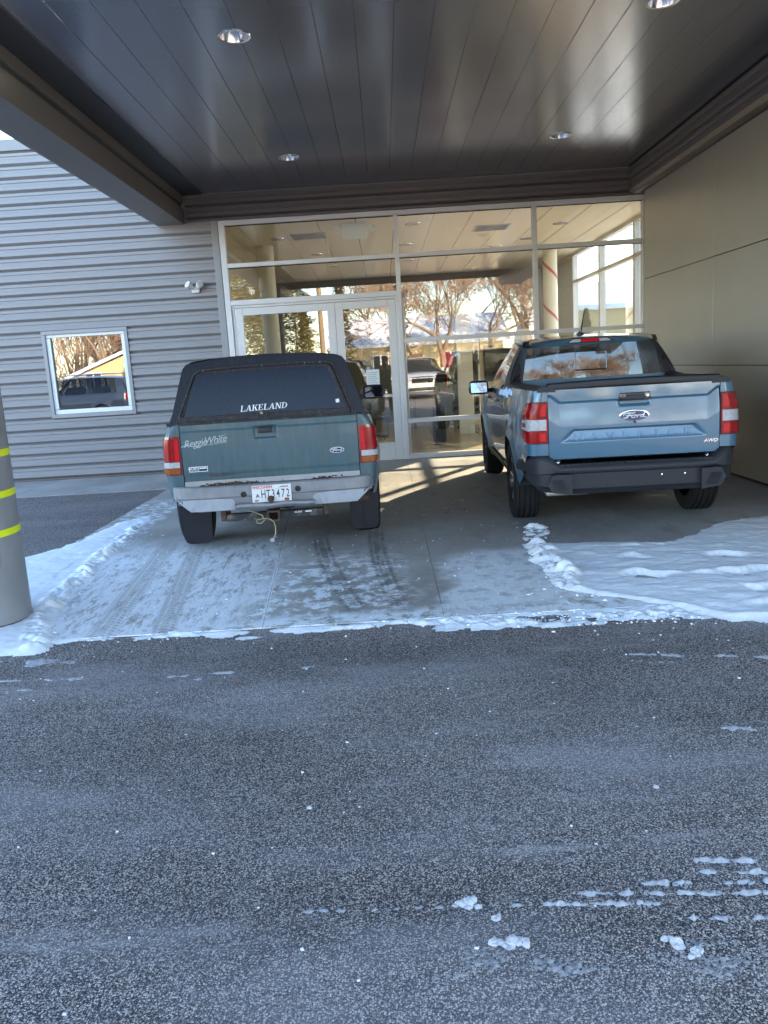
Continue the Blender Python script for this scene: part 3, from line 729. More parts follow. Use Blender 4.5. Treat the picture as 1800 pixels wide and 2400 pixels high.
# ================================================================= ACROSS THE DRIVE (mirrored in the glass)
def bare_tree(seed, h, spread=1.0, mats=('bark', 'twig')):
    rg = random.Random(seed); thick = MB(); thin = MB()
    def grow(p, d, ln, r, lev):
        pts = [p]; q = p
        n = 3 if lev < 4 else 2
        for i in range(n):
            d = (d+Vector((rg.uniform(-1, 1), rg.uniform(-1, 1), rg.uniform(-.3, .5)))*.16).normalized()
            q = q+d*ln/n; pts.append(q)
        r2 = r*.62
        (thick if lev < 4 else thin).tube(pts, [r+(r2-r)*i/n for i in range(n+1)], 6 if lev < 2 else (4 if lev < 4 else 3), False)
        if lev >= 7: return
        nb = 3
        for k in range(nb):
            ax = d.orthogonal().normalized(); ax.rotate(Matrix.Rotation(rg.uniform(0, 6.283), 3, d))
            ang = rg.uniform(.25, .75)*spread
            nd = (d*math.cos(ang)+ax*math.sin(ang)+Vector((0, 0, .10))).normalized()
            st = pts[rg.choice((-1, -1, -2))]
            grow(st, nd, ln*rg.uniform(.62, .84), max(.014, r2*rg.uniform(.6, .95)), lev+1)
    grow(Vector((0, 0, -.1)), Vector((0, 0, 1)), h*.24, h*.019, 0)
    return thick.mesh('trunk', MATS[mats[0]], 60), thin.mesh('crown', MATS[mats[1]])
bt = [bare_tree(3, 12, 1.05), bare_tree(11, 11, 1.2), bare_tree(29, 13, .95)]
def put_tree(kind, x, y, rz, sc, label, group):
    t = empty('bare_tree', (x, y, .02), rz, label, 'tree', group); t.scale = (sc, sc, sc)
    for nm, me in zip(('trunk', 'crown'), bt[kind]): link(bpy.data.objects.new(nm, me), t)
G1 = 'bare trees across the drive'
for i, (k, x, y, rz, s) in enumerate(((0, 3.6, -23, .3, 1.0), (1, 9.2, -22, 2, 1.05), (2, -.6, -45, 1, 1.1), (1, 6.2, -43, 4, 1.25), (2, 14, -30, .5, 1.1), (0, -9.5, -44, 2.4, 1.2), (1, 1.2, -50, 5, 1.3), (2, 12, -48, 3, 1.2), (0, 6.6, -26.5, 4.2, .95), (1, 1.6, -26, 2.9, .8), (2, 9.5, -29, 1.7, 1.0))):
    put_tree(k, x, y, rz, s, ['broad bare tree mirrored in the middle of the centre pane', 'bare tree with orange twigs mirrored at the right of the centre pane', 'one of the bare trees farther off mirrored in the storefront'][min(i, 2)], G1 if i > 1 else None)
for i, (k, x, y, rz, s) in enumerate(((1, -15, -36, 1, .9), (0, -19, -40, 2, 1.0), (2, -23, -38, 4, 1.0), (1, -26, -34, 5, 1.0), (0, -17, -46, .2, 1.1), (2, -21, -50, 3, 1.2), (1, -13, -48, 2, 1.1), (0, -16.5, -34.5, 3.3, .9), (2, -20.5, -35, 1.2, .9), (1, -23.5, -42, 2.2, 1.1), (0, -18.3, -38, 4.4, 1.0), (2, -14, -40, .4, 1.0), (1, -20, -44, 5.5, 1.15))):
    put_tree(k, x, y, rz, s, 'one of the brown bare trees mirrored in the small square window', 'bare trees mirrored in the office window')
def conifer(seed, h, r, n):
    rg = random.Random(seed); m = MB()
    for i in range(n):
        t = rg.random()**.8; z = h*(.06+.92*t); rad = r*(1-t)**.75*(.75+.25*math.sin(z*9+seed))*math.sqrt(rg.random())**.7
        a = rg.uniform(0, 6.283); c = Vector((rad*math.cos(a), rad*math.sin(a), z))
        u = Vector((math.cos(a), math.sin(a), rg.uniform(-.5, .3))).normalized()*rg.uniform(.12, .26); v = Vector((-math.sin(a), math.cos(a), rg.uniform(-.4, .4)))*rg.uniform(.05, .12)
        m.add([c-v, c+u*.5-v*.2, c+u, c+v], [(0, 1, 2, 3)])
    return m.mesh('crown', MATS['needle_sun_gold'])
cf = [conifer(1, 7, 1.5, 6000), conifer(5, 6.5, 1.2, 4500), conifer(8, 8, 2.1, 8000)]
tk = MB().tube([(0, 0, -.05), (0, 0, 5)], [.12, .03], 7).mesh('trunk', MATS['bark'])
def put_conifer(k, x, y, s, label, group=None):
    t = empty('evergreen_tree', (x, y, .02), x, label, 'tree', group); t.scale = (s, s, s)
    link(bpy.data.objects.new('trunk', tk), t); link(bpy.data.objects.new('crown', cf[k]), t)
for k, x, y, s in ((2, -7.8, -20, 1.1), (0, -6.2, -18.8, 1.05), (2, -4.9, -22, 1.0), (2, -9.6, -22, 1.15), (0, -8.8, -18.9, .8), (1, -4.2, -19.6, .75)):
    put_conifer(k, x, y, s, 'one of the sun-gilded evergreens mirrored in the left door leaf', 'evergreens beside the utility pole')
put_conifer(1, -2.3, -22, 1.0, 'narrow evergreen mirrored just right of the utility pole')
put_conifer(1, 1.0, -27, .98, 'small evergreen mirrored left of the broad bare tree'); put_conifer(0, -15.5, -24.5, .42, 'low evergreen bush mirrored at the right of the small square window')
put_conifer(0, -14.3, -22, .5, 'low evergreen bush mirrored at the right edge of the small square window')
up = empty('utility_pole', (-3.3, -20, 0), 0, 'wooden utility pole with cables mirrored in the left door', 'pole')
MB().tube([(0, 0, 0), (0, 0, 10.5)], [.15, .11], 12).build('shaft', MATS['pole_wood'], up, 40)
MB().box(-1.1, 1.1, -.05, .05, 9.6, 9.72).build('crossarm', MATS['pole_wood'], up)
for k, (xa, xb, ya) in enumerate(((0, 2.2, .2), (0, 2.6, .6))):
    MB().tube([(0, 0, 8.5-k), (xb, ya, 0)], .012, 5).build('guy_wire', MATS['cable'], up)
for k in range(3):
    pts = [(-40+i*4, 0, 9.8-.0022*((i*4-40)**2-1600)*-.35+(-.56 if False else 0)) for i in range(21)]
    MB().tube([(x, .06*k, 9.75+.0009*x*x-.3*k) for x in range(-40, 41, 5)], .012, 5).build('cable', MATS['cable'], up)
def house(x, y, wd, dp, eave, ridge, wall_m, label, rz=0, gable=False):
    h = empty('house', (x, y, 0), rz, label, 'house')
    MB().box(-wd/2, wd/2, -dp, 0, -.05, eave).build('wall', MATS[wall_m], h)
    o = .45
    if gable:
        MB().add([(-wd/2, 0, eave), (wd/2, 0, eave), (0, 0, ridge-.1), (-wd/2, -.1, eave), (wd/2, -.1, eave), (0, -.1, ridge-.1)], [(0, 1, 2), (5, 4, 3), (0, 2, 5, 3), (1, 4, 5, 2)]).build('gable', MATS[wall_m], h)
        rf = MB()
        for s in (-1, 1): rf.add([(0, o, ridge), (0, -dp-o, ridge), (s*(wd/2+o), -dp-o, eave-.15), (s*(wd/2+o), o, eave-.15), (0, o, ridge+.2), (0, -dp-o, ridge+.2), (s*(wd/2+o), -dp-o, eave+.05), (s*(wd/2+o), o, eave+.05)], [(0, 1, 2, 3), (4, 5, 6, 7), (0, 3, 7, 4), (2, 3, 7, 6)])
    else:
        rf = MB().add([(-wd/2-o, o, eave-.1), (wd/2+o, o, eave-.1), (wd/2+o, -dp/2, ridge), (-wd/2-o, -dp/2, ridge), (-wd/2-o, -dp-o, eave-.1), (wd/2+o, -dp-o, eave-.1),
                       (-wd/2-o, o, eave+.12), (wd/2+o, o, eave+.12), (wd/2+o, -dp/2, ridge+.22), (-wd/2-o, -dp/2, ridge+.22), (-wd/2-o, -dp-o, eave+.12), (wd/2+o, -dp-o, eave+.12)],
                      [(6, 7, 8, 9), (9, 8, 11, 10), (0, 1, 7, 6), (1, 2, 8, 7), (3, 0, 6, 9), (2, 5, 11, 8), (5, 4, 10, 11), (4, 3, 9, 10), (0, 1, 2, 3), (3, 2, 5, 4)])
        for s in (-1, 1): MB().add([(s*wd/2, 0, eave-.02), (s*wd/2, -dp, eave-.02), (s*wd/2, -dp/2, ridge-.05)], [(0, 1, 2)]).build('gable', MATS[wall_m], h)
    rf.build('roof', MATS['snow_roof'], h)
    n = int(wd//2.2)
    for i in range(n):
        cx = -wd/2+(i+.5)*wd/n
        if i == n//2: d = MB().rbox(cx-.45, cx+.45, .0, .05, 0, 2.05, .01).build('door', MATS['house_brown'], h); MB().ico((cx+.36, .08, 1), .035, 1, 0).build('handle', MATS['chrome'], d)
        else:
            wn = MB().rbox(cx-.55, cx+.55, .0, .06, 1.0, 2.1, .01).build('window', MATS['white_frame'], h)
            for s in (-1, 1): MB().box(cx+s*.26-.22, cx+s*.26+.22, .061, .066, 1.07, 2.03).build('pane', MATS['dark_pane'], wn)
    return h
house(2.2, -31, 12, 8, 2.7, 4.5, 'house_tan', 'low tan house with a broad snowy roof mirrored in the doors and centre pane')
house(-17.2, -30, 7, 8, 1.9, 3.3, 'house_tan', 'tan gabled house with snow on its roof mirrored in the small square window', R(-8), True)
house(16, -36, 9, 8, 2.7, 4.8, 'house_white', 'pale house with a snowy roof mirrored far right of the storefront')
hg = MB(); 
for i in range(5200):
    x = rnd.uniform(-9, 12); z = rnd.uniform(.05, 1.3+.25*math.sin(x*1.7)); y = -18.6+rnd.uniform(-.5, .5)
    a = Vector((rnd.uniform(-1, 1), rnd.uniform(-1, 1), rnd.uniform(-1, 1))).normalized()*.11; b = a.orthogonal().normalized()*.06
    c = Vector((x, y, z)); hg.add([c-a, c+b, c+a, c-b], [(0, 1, 2, 3)])
tag(hg.build('roadside_shrubs', MATS['hedge_leaf']), 'straggly brown-green shrubs along the far side of the drive', 'shrubs', kind='stuff')
house(15, 37, 13, 7, 3.4, 4.6, 'house_tan', 'added low tan building with a snowy roof hiding the white view through the side glazing').rotation_euler = (0, 0, math.pi)  # building added to block the bright white view through the glazing
put_conifer(1, 8.2, 33, .5, 'small dark evergreen seen through the side glazing')
wd_ = MB(); rw = random.Random(77)
for i in range(9000):
    x = rw.uniform(-60, -14); hmax = 9.5+1.5*math.sin(x*.5)+1.2*math.sin(x*1.3+1)
    z = rw.random()**.75*hmax; y = -52-rw.random()*7
    d = Vector((rw.gauss(0, .55), rw.gauss(0, .4), 1)).normalized()*rw.uniform(.7, 1.9); sdw = Vector((1, 0, 0)).cross(d).cross(d).normalized()*-1
    sdw = d.cross(Vector((0, 1, 0))).normalized()*rw.uniform(.018, .05); c = Vector((x, y, z))
    wd_.add([c-sdw, c+sdw, c+d+sdw*.3, c+d-sdw*.3], [(0, 1, 2, 3)])
for i in range(70):
    x = rw.uniform(-60, -14); wd_.tube([(x, -52-rw.random()*7, -.05), (x+rw.uniform(-.6, .6), -55, 6)], [.18, .07], 5)
tag(wd_.build('distant_wood', MATS['twig']), 'distant brown leafless wood mirrored in the small square window', 'wood', kind='stuff')
# ================================================================= VEHICLES
class Shell:
    def __init__(s, **k): s.__dict__.update(k)
    def hw(s, y, z):
        x = smooth_tab(s.plan, y)+smooth_tab(s.prof, z)
        for yc, ra, zc in s.arches:
            d = math.hypot(y-yc, z-zc)
            if d >= ra*.98: x += s.flare*math.exp(-((d-ra)/.055)**2)
        return x
    def pt(s, c, z, out=0, side=1):
        k, t = c
        if k == 'r': x = s.gx+(s.hw(s.y0+s.rc, z)-s.rc-s.gx)*t; y = s.y0; n = (0, -1)
        elif k == 'c': x = s.hw(s.y0+s.rc, z)-s.rc+s.rc*math.sin(t); y = s.y0+s.rc-s.rc*math.cos(t); n = (math.sin(t), -math.cos(t))
        elif k == 's': x = s.hw(t, z); y = t; n = (1, 0)
        elif k == 'f': x = s.hw(s.L-s.rf, z)-s.rf+s.rf*math.cos(t); y = s.L-s.rf+s.rf*math.sin(t); n = (math.cos(t), math.sin(t))
        else: x = (s.hw(s.L-s.rf, z)-s.rf)*(1-t); y = s.L+.05*t*(2-t); n = (0, 1)
        return (side*(x+n[0]*out), y+n[1]*out, z)
    def yof(s, c): return s.pt(c, .6)[1]
    def bottom(s, c):
        y = s.yof(c); b = lerp_tab(s.bot, y)
        for yc, ra, zc in s.arches:
            if abs(y-yc) < ra: b = max(b, zc+math.sqrt(ra*ra-(y-yc)**2))
        return b
    def rear(s, n=4): return [('r', i/n) for i in range(n)]
    def corner(s, n=6): return [('c', math.pi/2*i/n) for i in range(n+1)]
    def side(s, a, b, st=.06):
        ys = {round(a, 4), round(b, 4)}; n = max(2, int((b-a)/st))
        ys |= {round(a+(b-a)*i/n, 4) for i in range(n+1)}
        for yc, ra, zc in s.arches:
            for k in range(25):
                y = yc-ra*math.cos(math.pi*k/24)
                if a < y < b: ys.add(round(y, 4))
        return [('s', y) for y in sorted(ys)]
    def front(s, n=6): return [('f', math.pi/2*i/n) for i in range(1, n+1)]+[('g', i/5) for i in range(1, 6)]
    def strip(s, m, cols, side, zl=None, zh=None, nz=14, out=0):
        rows = []
        for c in cols:
            y = s.yof(c); a = zl(y) if zl else s.bottom(c); b = zh(y) if zh else lerp_tab(s.top, y)
            rows.append([s.pt(c, a+(b-a)*j/nz, out, side) for j in range(nz+1)])
        m.grid(rows); return m

def ruled(a0, a1, b0, b1, n=8, m=6, bulge=0, bow=0, nrm=(0, 0, 0)):
    """surface between lower edge a0-a1 and upper edge b0-b1, bulged along nrm"""
    a0, a1, b0, b1, nrm = (Vector(q) for q in (a0, a1, b0, b1, nrm)); rows = []
    for i in range(m+1):
        v = i/m; row = []
        for j in range(n+1):
            u = j/n; p = (a0*(1-u)+a1*u)*(1-v)+(b0*(1-u)+b1*u)*v
            row.append(p+nrm*(bulge*math.sin(math.pi*v)+bow*(1-(2*u-1)**2)))
        rows.append(row)
    return rows

def make_wheel(root, x, y, r, w, side, style):
    """wheel > tyre, spoke; axis along x, hub face outwards"""
    M = Matrix.Translation((x, y, r)) @ Matrix.Rotation(R(90)*side, 4, 'Y')
    h = w/2
    rim = MB().lathe([(r*.20, h*.5), (r*.22, h*.62), (.03, h*.66), (.0, h*.66)], 28, M).lathe([(r*.22, h*.2), (r*.56, h*.15), (r*.60, h*.55), (r*.655, h*.80), (r*.66, h*.84)], 40, M).lathe([(r*.60, h*.15), (r*.60, -h*.8)], 40, M)
    o = rim.build('wheel', MATS['rim_dark' if style != 'steel' else 'steel_plain'], root, 35)
    pr = [(r*.64, -h*.85), (r*.80, -h*1.02), (r*.93, -h*.98), (r*.985, -h*.86)]
    for q in (-.62, -.22, .22, .62): pr += [(r, h*(q-.17)), (r, h*(q-.05)), (r*.972, h*(q-.04)), (r*.972, h*(q+.04)), (r, h*(q+.05)), (r, h*(q+.12))]
    pr += [(r*.985, h*.86), (r*.93, h*.98), (r*.80, h*1.02), (r*.66, h*.86)]
    MB().lathe(pr, 72, M).build('tyre', MATS['tyre'], o, 30)
    if style == 'alloy':
        for k in range(5):
            for d in (-.17, .17):
                a = k*1.2566+.3; c, s_ = math.cos, math.sin
                p0 = (r*.17, a+d*.6); p1 = (r*.62, a+d*1.25)
                q = []
                for (rr, aa), wd, zz in ((p0, .035, h*.62), (p1, .022, h*.78)):
                    for sg in (-1, 1):
                        for zt in (zz, zz-.03): q.append(M @ Vector((rr*c(aa)-sg*wd/2*s_(aa), rr*s_(aa)+sg*wd/2*c(aa), zt)))
                MB().add(q, [(0, 2, 6, 4), (1, 5, 7, 3), (0, 4, 5, 1), (2, 3, 7, 6), (4, 6, 7, 5)]).build('spoke', MATS['rim_silver'], o)
    return o

def arch_liner(m, S, side, w=.30, which=0):
    for yc, ra, zc in S.arches[which:which+1]:
        rows = []
        for k in range(25):
            a = math.pi*k/24; y = yc-(ra+.01)*math.cos(a); z = zc+(ra+.01)*math.sin(a)
            xo = S.hw(y, max(z, .3))-.012
            rows.append([(side*xo, y, z), (side*(xo-w), y, z)])
        m.grid(rows); c = [r[1] for r in rows]; m.add(c, [tuple(range(len(c)))])
    return m

def oval_badge(root, cx, y, cz, w, h, lip='badge_white', face='badge_blue'):
    ell = lambda a, b, yy: [(cx+a*math.cos(k*math.pi/18), yy, cz+b*math.sin(k*math.pi/18)) for k in range(36)]
    o = MB().grid([ell(w, h, y+.006), ell(w, h, y-.003), ell(w*.93, h*.86, y-.006), ell(w*.0+.001, .001, y-.006)], True).build('badge', MATS[lip], root, 30)
    MB().grid([ell(w*.90, h*.80, y-.0062), ell(w*.89, h*.79, y-.0078), ell(.001, .001, y-.008)], True).build('badge_field', MATS[face], o, 30)
    m = MB(); a, b = w*.78, h*.70
    strokes = [[(-.95, .15), (-.85, .5), (-.5, .62), (-.1, .58), (.05, .75)], [(-.42, .58), (-.5, .1), (-.62, -.45), (-.85, -.5), (-.92, -.25)], [(-.75, .02), (-.2, .1)],
               [(-.10, .12), (-.28, -.1), (-.22, -.42), (-.02, -.42), (.06, -.1), (-.08, .12), (.16, .08)], [(.16, .08), (.24, .12), (.2, -.42)], [(.24, 0), (.36, .14), (.46, .06)],
               [(.72, .1), (.56, .12), (.48, -.2), (.56, -.44), (.70, -.3), (.82, .5), (.92, .72)], [(.80, .4), (.72, -.3), (.82, -.46), (.98, -.3)]]
    for st in strokes:
        P_ = [(cx+p*a, y-.0095, cz+q*b) for p, q in st]
        m.tube(P_, w*.042, 5)
    m.build('badge_lettering', MATS['badge_white'], o, 60); return o

# ---------------------------------------------------------------- blue crew-cab pickup
def new_pickup():
    root = empty('pickup_truck', (1.945, 6.30, .012), R(-2.5), 'clean blue-grey crew cab pickup with open bed on the right, tailgate towards us', 'pickup truck')
    pa = MATS['blue_paint']; bk = MATS['moulded_black']
    S = Shell(y0=.08, gx=.672, rc=.085, L=4.82, rf=.34, flare=.028,
              plan=[(0, .812), (.35, .845), (.6, .868), (.95, .882), (1.45, .868), (2.4, .865), (3.5, .868), (4.05, .882), (4.5, .862), (4.95, .80)],
              prof=[(.30, -.07), (.42, -.025), (.60, .0), (.80, .006), (.95, .0), (1.02, -.004), (1.06, -.022), (1.13, -.03), (1.20, -.05)],
              arches=[(.98, .405, .36), (4.02, .405, .36)],
              bot=[(0, .672), (.18, .665), (.48, .44), (.575, .36), (1.385, .36), (1.42, .40), (3.55, .40), (3.615, .36), (4.425, .36), (4.95, .36)],
              top=[(0, 1.185), (1.62, 1.195), (1.75, 1.145), (2.6, 1.125), (3.4, 1.10), (3.7, 1.08), (4.4, 1.04), (4.95, .93)])
    for sd_ in (-1, 1):
        S.strip(MB(), S.rear()+S.corner()+S.side(S.y0+.086, 1.60), sd_).build('bed_side', pa, root, 35)
        S.strip(MB(), S.side(1.606, 2.50), sd_).build('rear_door', pa, root, 35)
        S.strip(MB(), S.side(2.506, 3.42), sd_).build('front_door', pa, root, 35)
        S.strip(MB(), S.side(3.426, S.L-S.rf), sd_).build('front_fender', pa, root, 35)
        S.strip(MB(), [('s', S.L-S.rf)]+S.front(), sd_, nz=10).build('front_fascia', bk, root, 35)
        [arch_liner(MB(), S, sd_, .30, q).build('wheel_liner', MATS['gasket'], root) for q in (0, 1)]
        # seam backing and sill
        S.strip(MB(), S.side(1.42, 3.58, .2), sd_, out=-.012).build('door_backing', MATS['gasket'], root)
        S.strip(MB(), S.side(1.41, 3.6, .2), sd_, lambda y: .30, lambda y: .415, 4, .012).build('sill', bk, root, 40)
        for yy in (2.36, 3.28): MB().rbox(sd_*(S.hw(yy, 1.03)+.016)-.014, sd_*(S.hw(yy, 1.03)+.016)+.014, yy-.1, yy+.08, 1.005, 1.035, .008).build('door_handle', pa, root, 40)
        # lamp: wraps the corner
        lc = S.rear(5)+S.corner()+S.side(S.y0+.09, .30, .03)
        zl = lambda y: .762+max(0, y-.12)*.18; zh = lambda y: 1.098-max(0, y-.12)*.12
        lp = S.strip(MB(), lc, sd_, zl, zh, 10, .004).build('tail_lamp', MATS['gasket'], root, 35)
        c2 = [('r', .10+.16*i) for i in range(6)]+S.corner()[1:]+S.side(S.y0+.09, .285, .03)
        S.strip(MB(), c2, sd_, lambda y: zl(y)+.008, lambda y: .868, 4, .012).build('red_lens', MATS['lens_red'], lp, 35)
        S.strip(MB(), c2, sd_, lambda y: .962, lambda y: zh(y)-.008, 4, .012).build('red_lens', MATS['lens_red'], lp, 35)
        c3 = [('r', .10), ('r', .22)]
        S.strip(MB(), c3, sd_, lambda y: .868, lambda y: .962, 2, .012).build('red_lens', MATS['lens_red_bright'], lp, 35)
        c4 = [('r', .22+.18*i) for i in range(5)]+S.corner()[1:4]
        S.strip(MB(), c4, sd_, lambda y: .872, lambda y: .958, 3, .014).build('white_lens', MATS['lens_white'], lp, 35)
        c5 = S.corner()[3:]+S.side(S.y0+.09, .285, .03)
        S.strip(MB(), c5, sd_, lambda y: .868+max(0, y-.1)*.05, lambda y: .962-max(0, y-.1)*.05, 3, .0125).build('chrome_inlay', MATS['lens_white'], lp, 35)
        S.strip(MB(), S.side(.16, .26, .03), sd_, lambda y: .895, lambda y: .930, 2, .0145).build('red_lens', MATS['lens_red'], lp, 35)
        for za, zb in ((.985, 1.075), (.785, .85)):
            S.strip(MB(), [('r', .30+.16*i) for i in range(5)], sd_, lambda y: za, lambda y: zb, 2, .0135).build('red_lens', MATS['lens_red_bright'], lp, 35)
        # rail cap along the bed and sail at the pillar
        rows = []
        for y in [S.y0-.004, .10, .4, .9, 1.3, 1.62]:
            xo = S.hw(max(y, S.y0+.09), 1.19)+.004 if y > .12 else S.hw(S.y0+.09, 1.19)-.03
            z1 = 1.185+.0*y
            rows.append([(sd_*xo, y, z1-.012), (sd_*xo, y, z1+.018), (sd_*(xo-.02), y, z1+.030), (sd_*(xo-.12), y, z1+.030), (sd_*(xo-.14), y, z1+.015), (sd_*(xo-.14), y, .80 if y > .12 else 1.17)])
        MB().grid(rows).add(rows[0], [tuple(range(6))]).build('rail_cap', bk, root, 40)
        make_wheel(root, sd_*.775, .98, .352, .225, sd_, 'alloy'); make_wheel(root, sd_*.775, 4.02, .352, .225, sd_, 'alloy')
        # door mirror
        mx = sd_*1.0
        mr = MB().rbox(mx-.115, mx+.115, 3.02, 3.12, 1.055, 1.215, .04).build('door_mirror', MATS['gloss_black'], root, 40)
        gm_ = MB().rbox(-.093, .093, -.004, .004, -.059, .059, .003).build('mirror_glass', MATS['mirror'], mr); gm_.location = (mx, 3.011, 1.136); gm_.rotation_euler = (R(-6), 0, 0)
        MB().tube([(sd_*.83, 3.12, 1.10), (sd_*.92, 3.08, 1.10)], .028, 8).build('mirror_arm', MATS['gloss_black'], mr, 40)
    # tailgate: pressed panel, height field in y
    def gate(x, z):
        ax = abs(x); d = 0
        zc = 1.092 if ax < .58 else 1.092+min(1, (ax-.58)/.07)*.055       # upper crease
        if z < zc: d += .016*min(1, (zc-z)/.018)*max(0, 1-(zc-z)/.20)
        d += .010*((z-.62)/.56-.5)**2*2
        te = .485+(.862-z)*1.0                                           # lower trapezoid shelf
        if .766 < z < .866:
            k = min(1, max(0, (te-ax)/.03)); d += .024*k*(min(1, (.866-z)/.014))*((z-.766)/.10)**.7
        sx, sz = abs(x-.008), z                                          # handle scoop
        if sx < .125 and 1.025 < sz < 1.075: d += .022*min(1, (.125-sx)/.02)*min(1, (sz-1.025)/.03)
        return d
    nx, nz = 134, 96; rows = []
    for j in range(nz+1):
        zz = .622+(1.186-.622)*j/nz
        rows.append([(-.668+1.336*i/nx, .080+gate(-.668+1.336*i/nx, zz)+(.03*(1-min(1, j/2))), zz) for i in range(nx+1)])
    tg = MB().grid(rows); tg.box(-.66, .66, .11, .14, .64, 1.16)
    tg = tg.build('tailgate', pa, root, 40)
    cr = [[(-.668+1.336*i/8, y, z+.012*(1-((i-4)/4)**2)) for i in range(9)] for y, z in ((.080, 1.186), (.076, 1.20), (.082, 1.228), (.10, 1.240), (.15, 1.236), (.165, 1.20), (.165, .82))]
    MB().grid(cr).build('gate_cap', bk, tg, 40)
    hd = MB().rbox(-.112, .128, .062, .10, 1.071, 1.134, .008).build('gate_handle', MATS['gloss_black'], tg, 40)
    MB().rbox(-.065, .085, .058, .0625, 1.082, 1.124, .002).build('handle_grip', bk, hd)
    MB().lathe([(0, .006), (.009, .005), (.011, 0)], 14, Matrix.Translation((.103, .060, 1.104)) @ Matrix.Rotation(R(90), 4, 'X')).build('lock', MATS['chrome'], hd)
    oval_badge(tg, .008, .088, .951, .120, .050, 'chrome')
    MB().lathe([(0, .008), (.012, .006), (.014, 0)], 12, Matrix.Translation((.012, .082, .905)) @ Matrix.Rotation(R(90), 4, 'X')).build('camera_eye', MATS['gloss_black'], tg)
    ltm = MATS['blue_paint']
    for i, ch in enumerate('MAVERICK'):
        lo = text_mesh(ch, .078, .015, ltm, 'embossed_letter', tg, (-.425+i*.122, .0, .800), 0, 'CENTER', 1.35, 1, .0006)
        for v_ in lo.data.vertices: v_.co.y = .080+gate(v_.co.x, v_.co.z)+(v_.co.y if v_.co.y < 0 else .004)
    text_mesh('AWD', .036, .006, MATS['chrome'], 'badge_letters', tg, (.602, .083, .722), .25, 'CENTER', 1.2, 1, .0006)
    # bumper
    path = [(0, 0), (.25, 0), (.48, .002), (.60, .008), (.68, .022), (.735, .05), (.775, .10), (.805, .18), (.835, .30), (.862, .42), (.875, .50)]
    fp = [(-x, y) for x, y in reversed(path[1:])]+path
    def sweep(fp, prof):
        rows = []
        for i, (x, y) in enumerate(fp):
            a, b = fp[max(0, i-1)], fp[min(len(fp)-1, i+1)]
            tx, ty = b[0]-a[0], b[1]-a[1]; l = math.hypot(tx, ty); n = (ty/l, -tx/l)
            rows.append([(x+n[0]*o, y+n[1]*o, z) for o, z in prof(abs(x), y)])
        return rows
    def bprof(ax, y):
        corner = min(1, max(0, (ax-.655)/.03)); zt = .592+corner*.076
        if y > .12: zt -= (y-.12)*.18
        zb = .352+max(0, ax-.5)*.10+max(0, y-.1)*.25
        if y > .4: zb = min(zb+.05, zt-.05)
        k = 1 if ax < .76 else max(0, 1-(ax-.76)/.06)
        return [(-.10, zt), (-.012, zt), (.0, zt-.012), (.012, zt-.04 if corner else zt-.03), (.014, .545-.02*corner), (.006, .528), (-.022*k, .518), (-.026*k, zb+.045), (-.006*k, zb+.03), (-.03, zb), (-.12, zb+.005)]
    bp = MB().grid(sweep(fp, bprof)).build('rear_bumper', bk, root, 32)
    MB().box(-.655, .655, .012, .10, .575, .5935).build('step_pad', bk, bp)
    for i in range(30): MB().box(-.63+i*.043, -.605+i*.043, .016, .08, .594, .598).build('step_rib', bk, bp)
    for sd_ in (-1, 1):
        po = [(.505, .352), (.66, .375), (.70, .44), (.66, .512), (.62, .522), (.505, .516)]
        q = MB(); q.add([(sd_*x, -.016+max(0, x-.6)*.12, z) for x, z in po]+[(sd_*x, .03, z) for x, z in po], [tuple(range(6))]+[(i, (i+1) % 6, (i+1) % 6+6, i+6) for i in range(6)])
        pod = q.build('bumper_pod', bk, bp, 30)
        for i in range(9):
            x0 = .53+i*.011; MB().add([(sd_*(x0+.006*0), -.0168, .385+.0*i), (sd_*(x0+.05), -.0215 + max(0, x0+.05-.6)*.12, .395+.085), (sd_*(x0+.056), -.0215+max(0, x0+.056-.6)*.12, .395+.085), (sd_*(x0+.006), -.0168, .385),
                     (sd_*x0, -.013, .385), (sd_*(x0+.05), -.012, .48), (sd_*(x0+.056), -.012, .48), (sd_*(x0+.006), -.013, .385)], [(0, 1, 2, 3), (0, 4, 5, 1), (3, 2, 6, 7)]).build('pod_rib', bk, pod)
    cv = [(-.222, .36), (-.222, .455), (-.205, .470), (.075, .470), (.09, .455), (.09, .36)]
    MB().tube([(x, .0255, z) for x, z in cv], .0028, 5).build('cover_seam', MATS['gasket'], bp)
    for x, z in ((.205, .478), (.385, .478)): MB().lathe([(0, .005), (.0065, .004), (.007, 0)], 10, Matrix.Translation((x, .0235, z)) @ Matrix.Rotation(R(90), 4, 'X')).build('screw', MATS['chrome'], bp)
    for x in (.16, .41): MB().lathe([(.007, .002), (.009, .002), (.009, 0)], 10, Matrix.Translation((x, .0235, .395)) @ Matrix.Rotation(R(90), 4, 'X')).build('screw_hole', MATS['gasket'], bp)
    for x in (-.60, .57): MB().tube([(x+.011*math.cos(a), .07, .616+.011*math.sin(a)) for a in [k*.7 for k in range(10)]], .0025, 5).build('hook', MATS['chrome'], bp)
    # bed and underside
    MB().box(-.66, .66, .14, 1.60, .74, .78).build('bed_floor', bk, root)
    MB().box(-.70, .70, .30, 4.5, .34, .45).build('underbody', MATS['gasket'], root)
    MB().rbox(-.66, -.30, .34, .52, .29, .36, .02).build('exhaust_shield', MATS['muffler'], root)
    for ya in (.98, 4.02): MB().tube([(-.8, ya, .35), (.8, ya, .35)], .05, 8).build('axle', MATS['gasket'], root)
    # cab: back wall, rear glass, pillars, roof, windscreen, side glass
    YB, YT = 1.62, 1.70
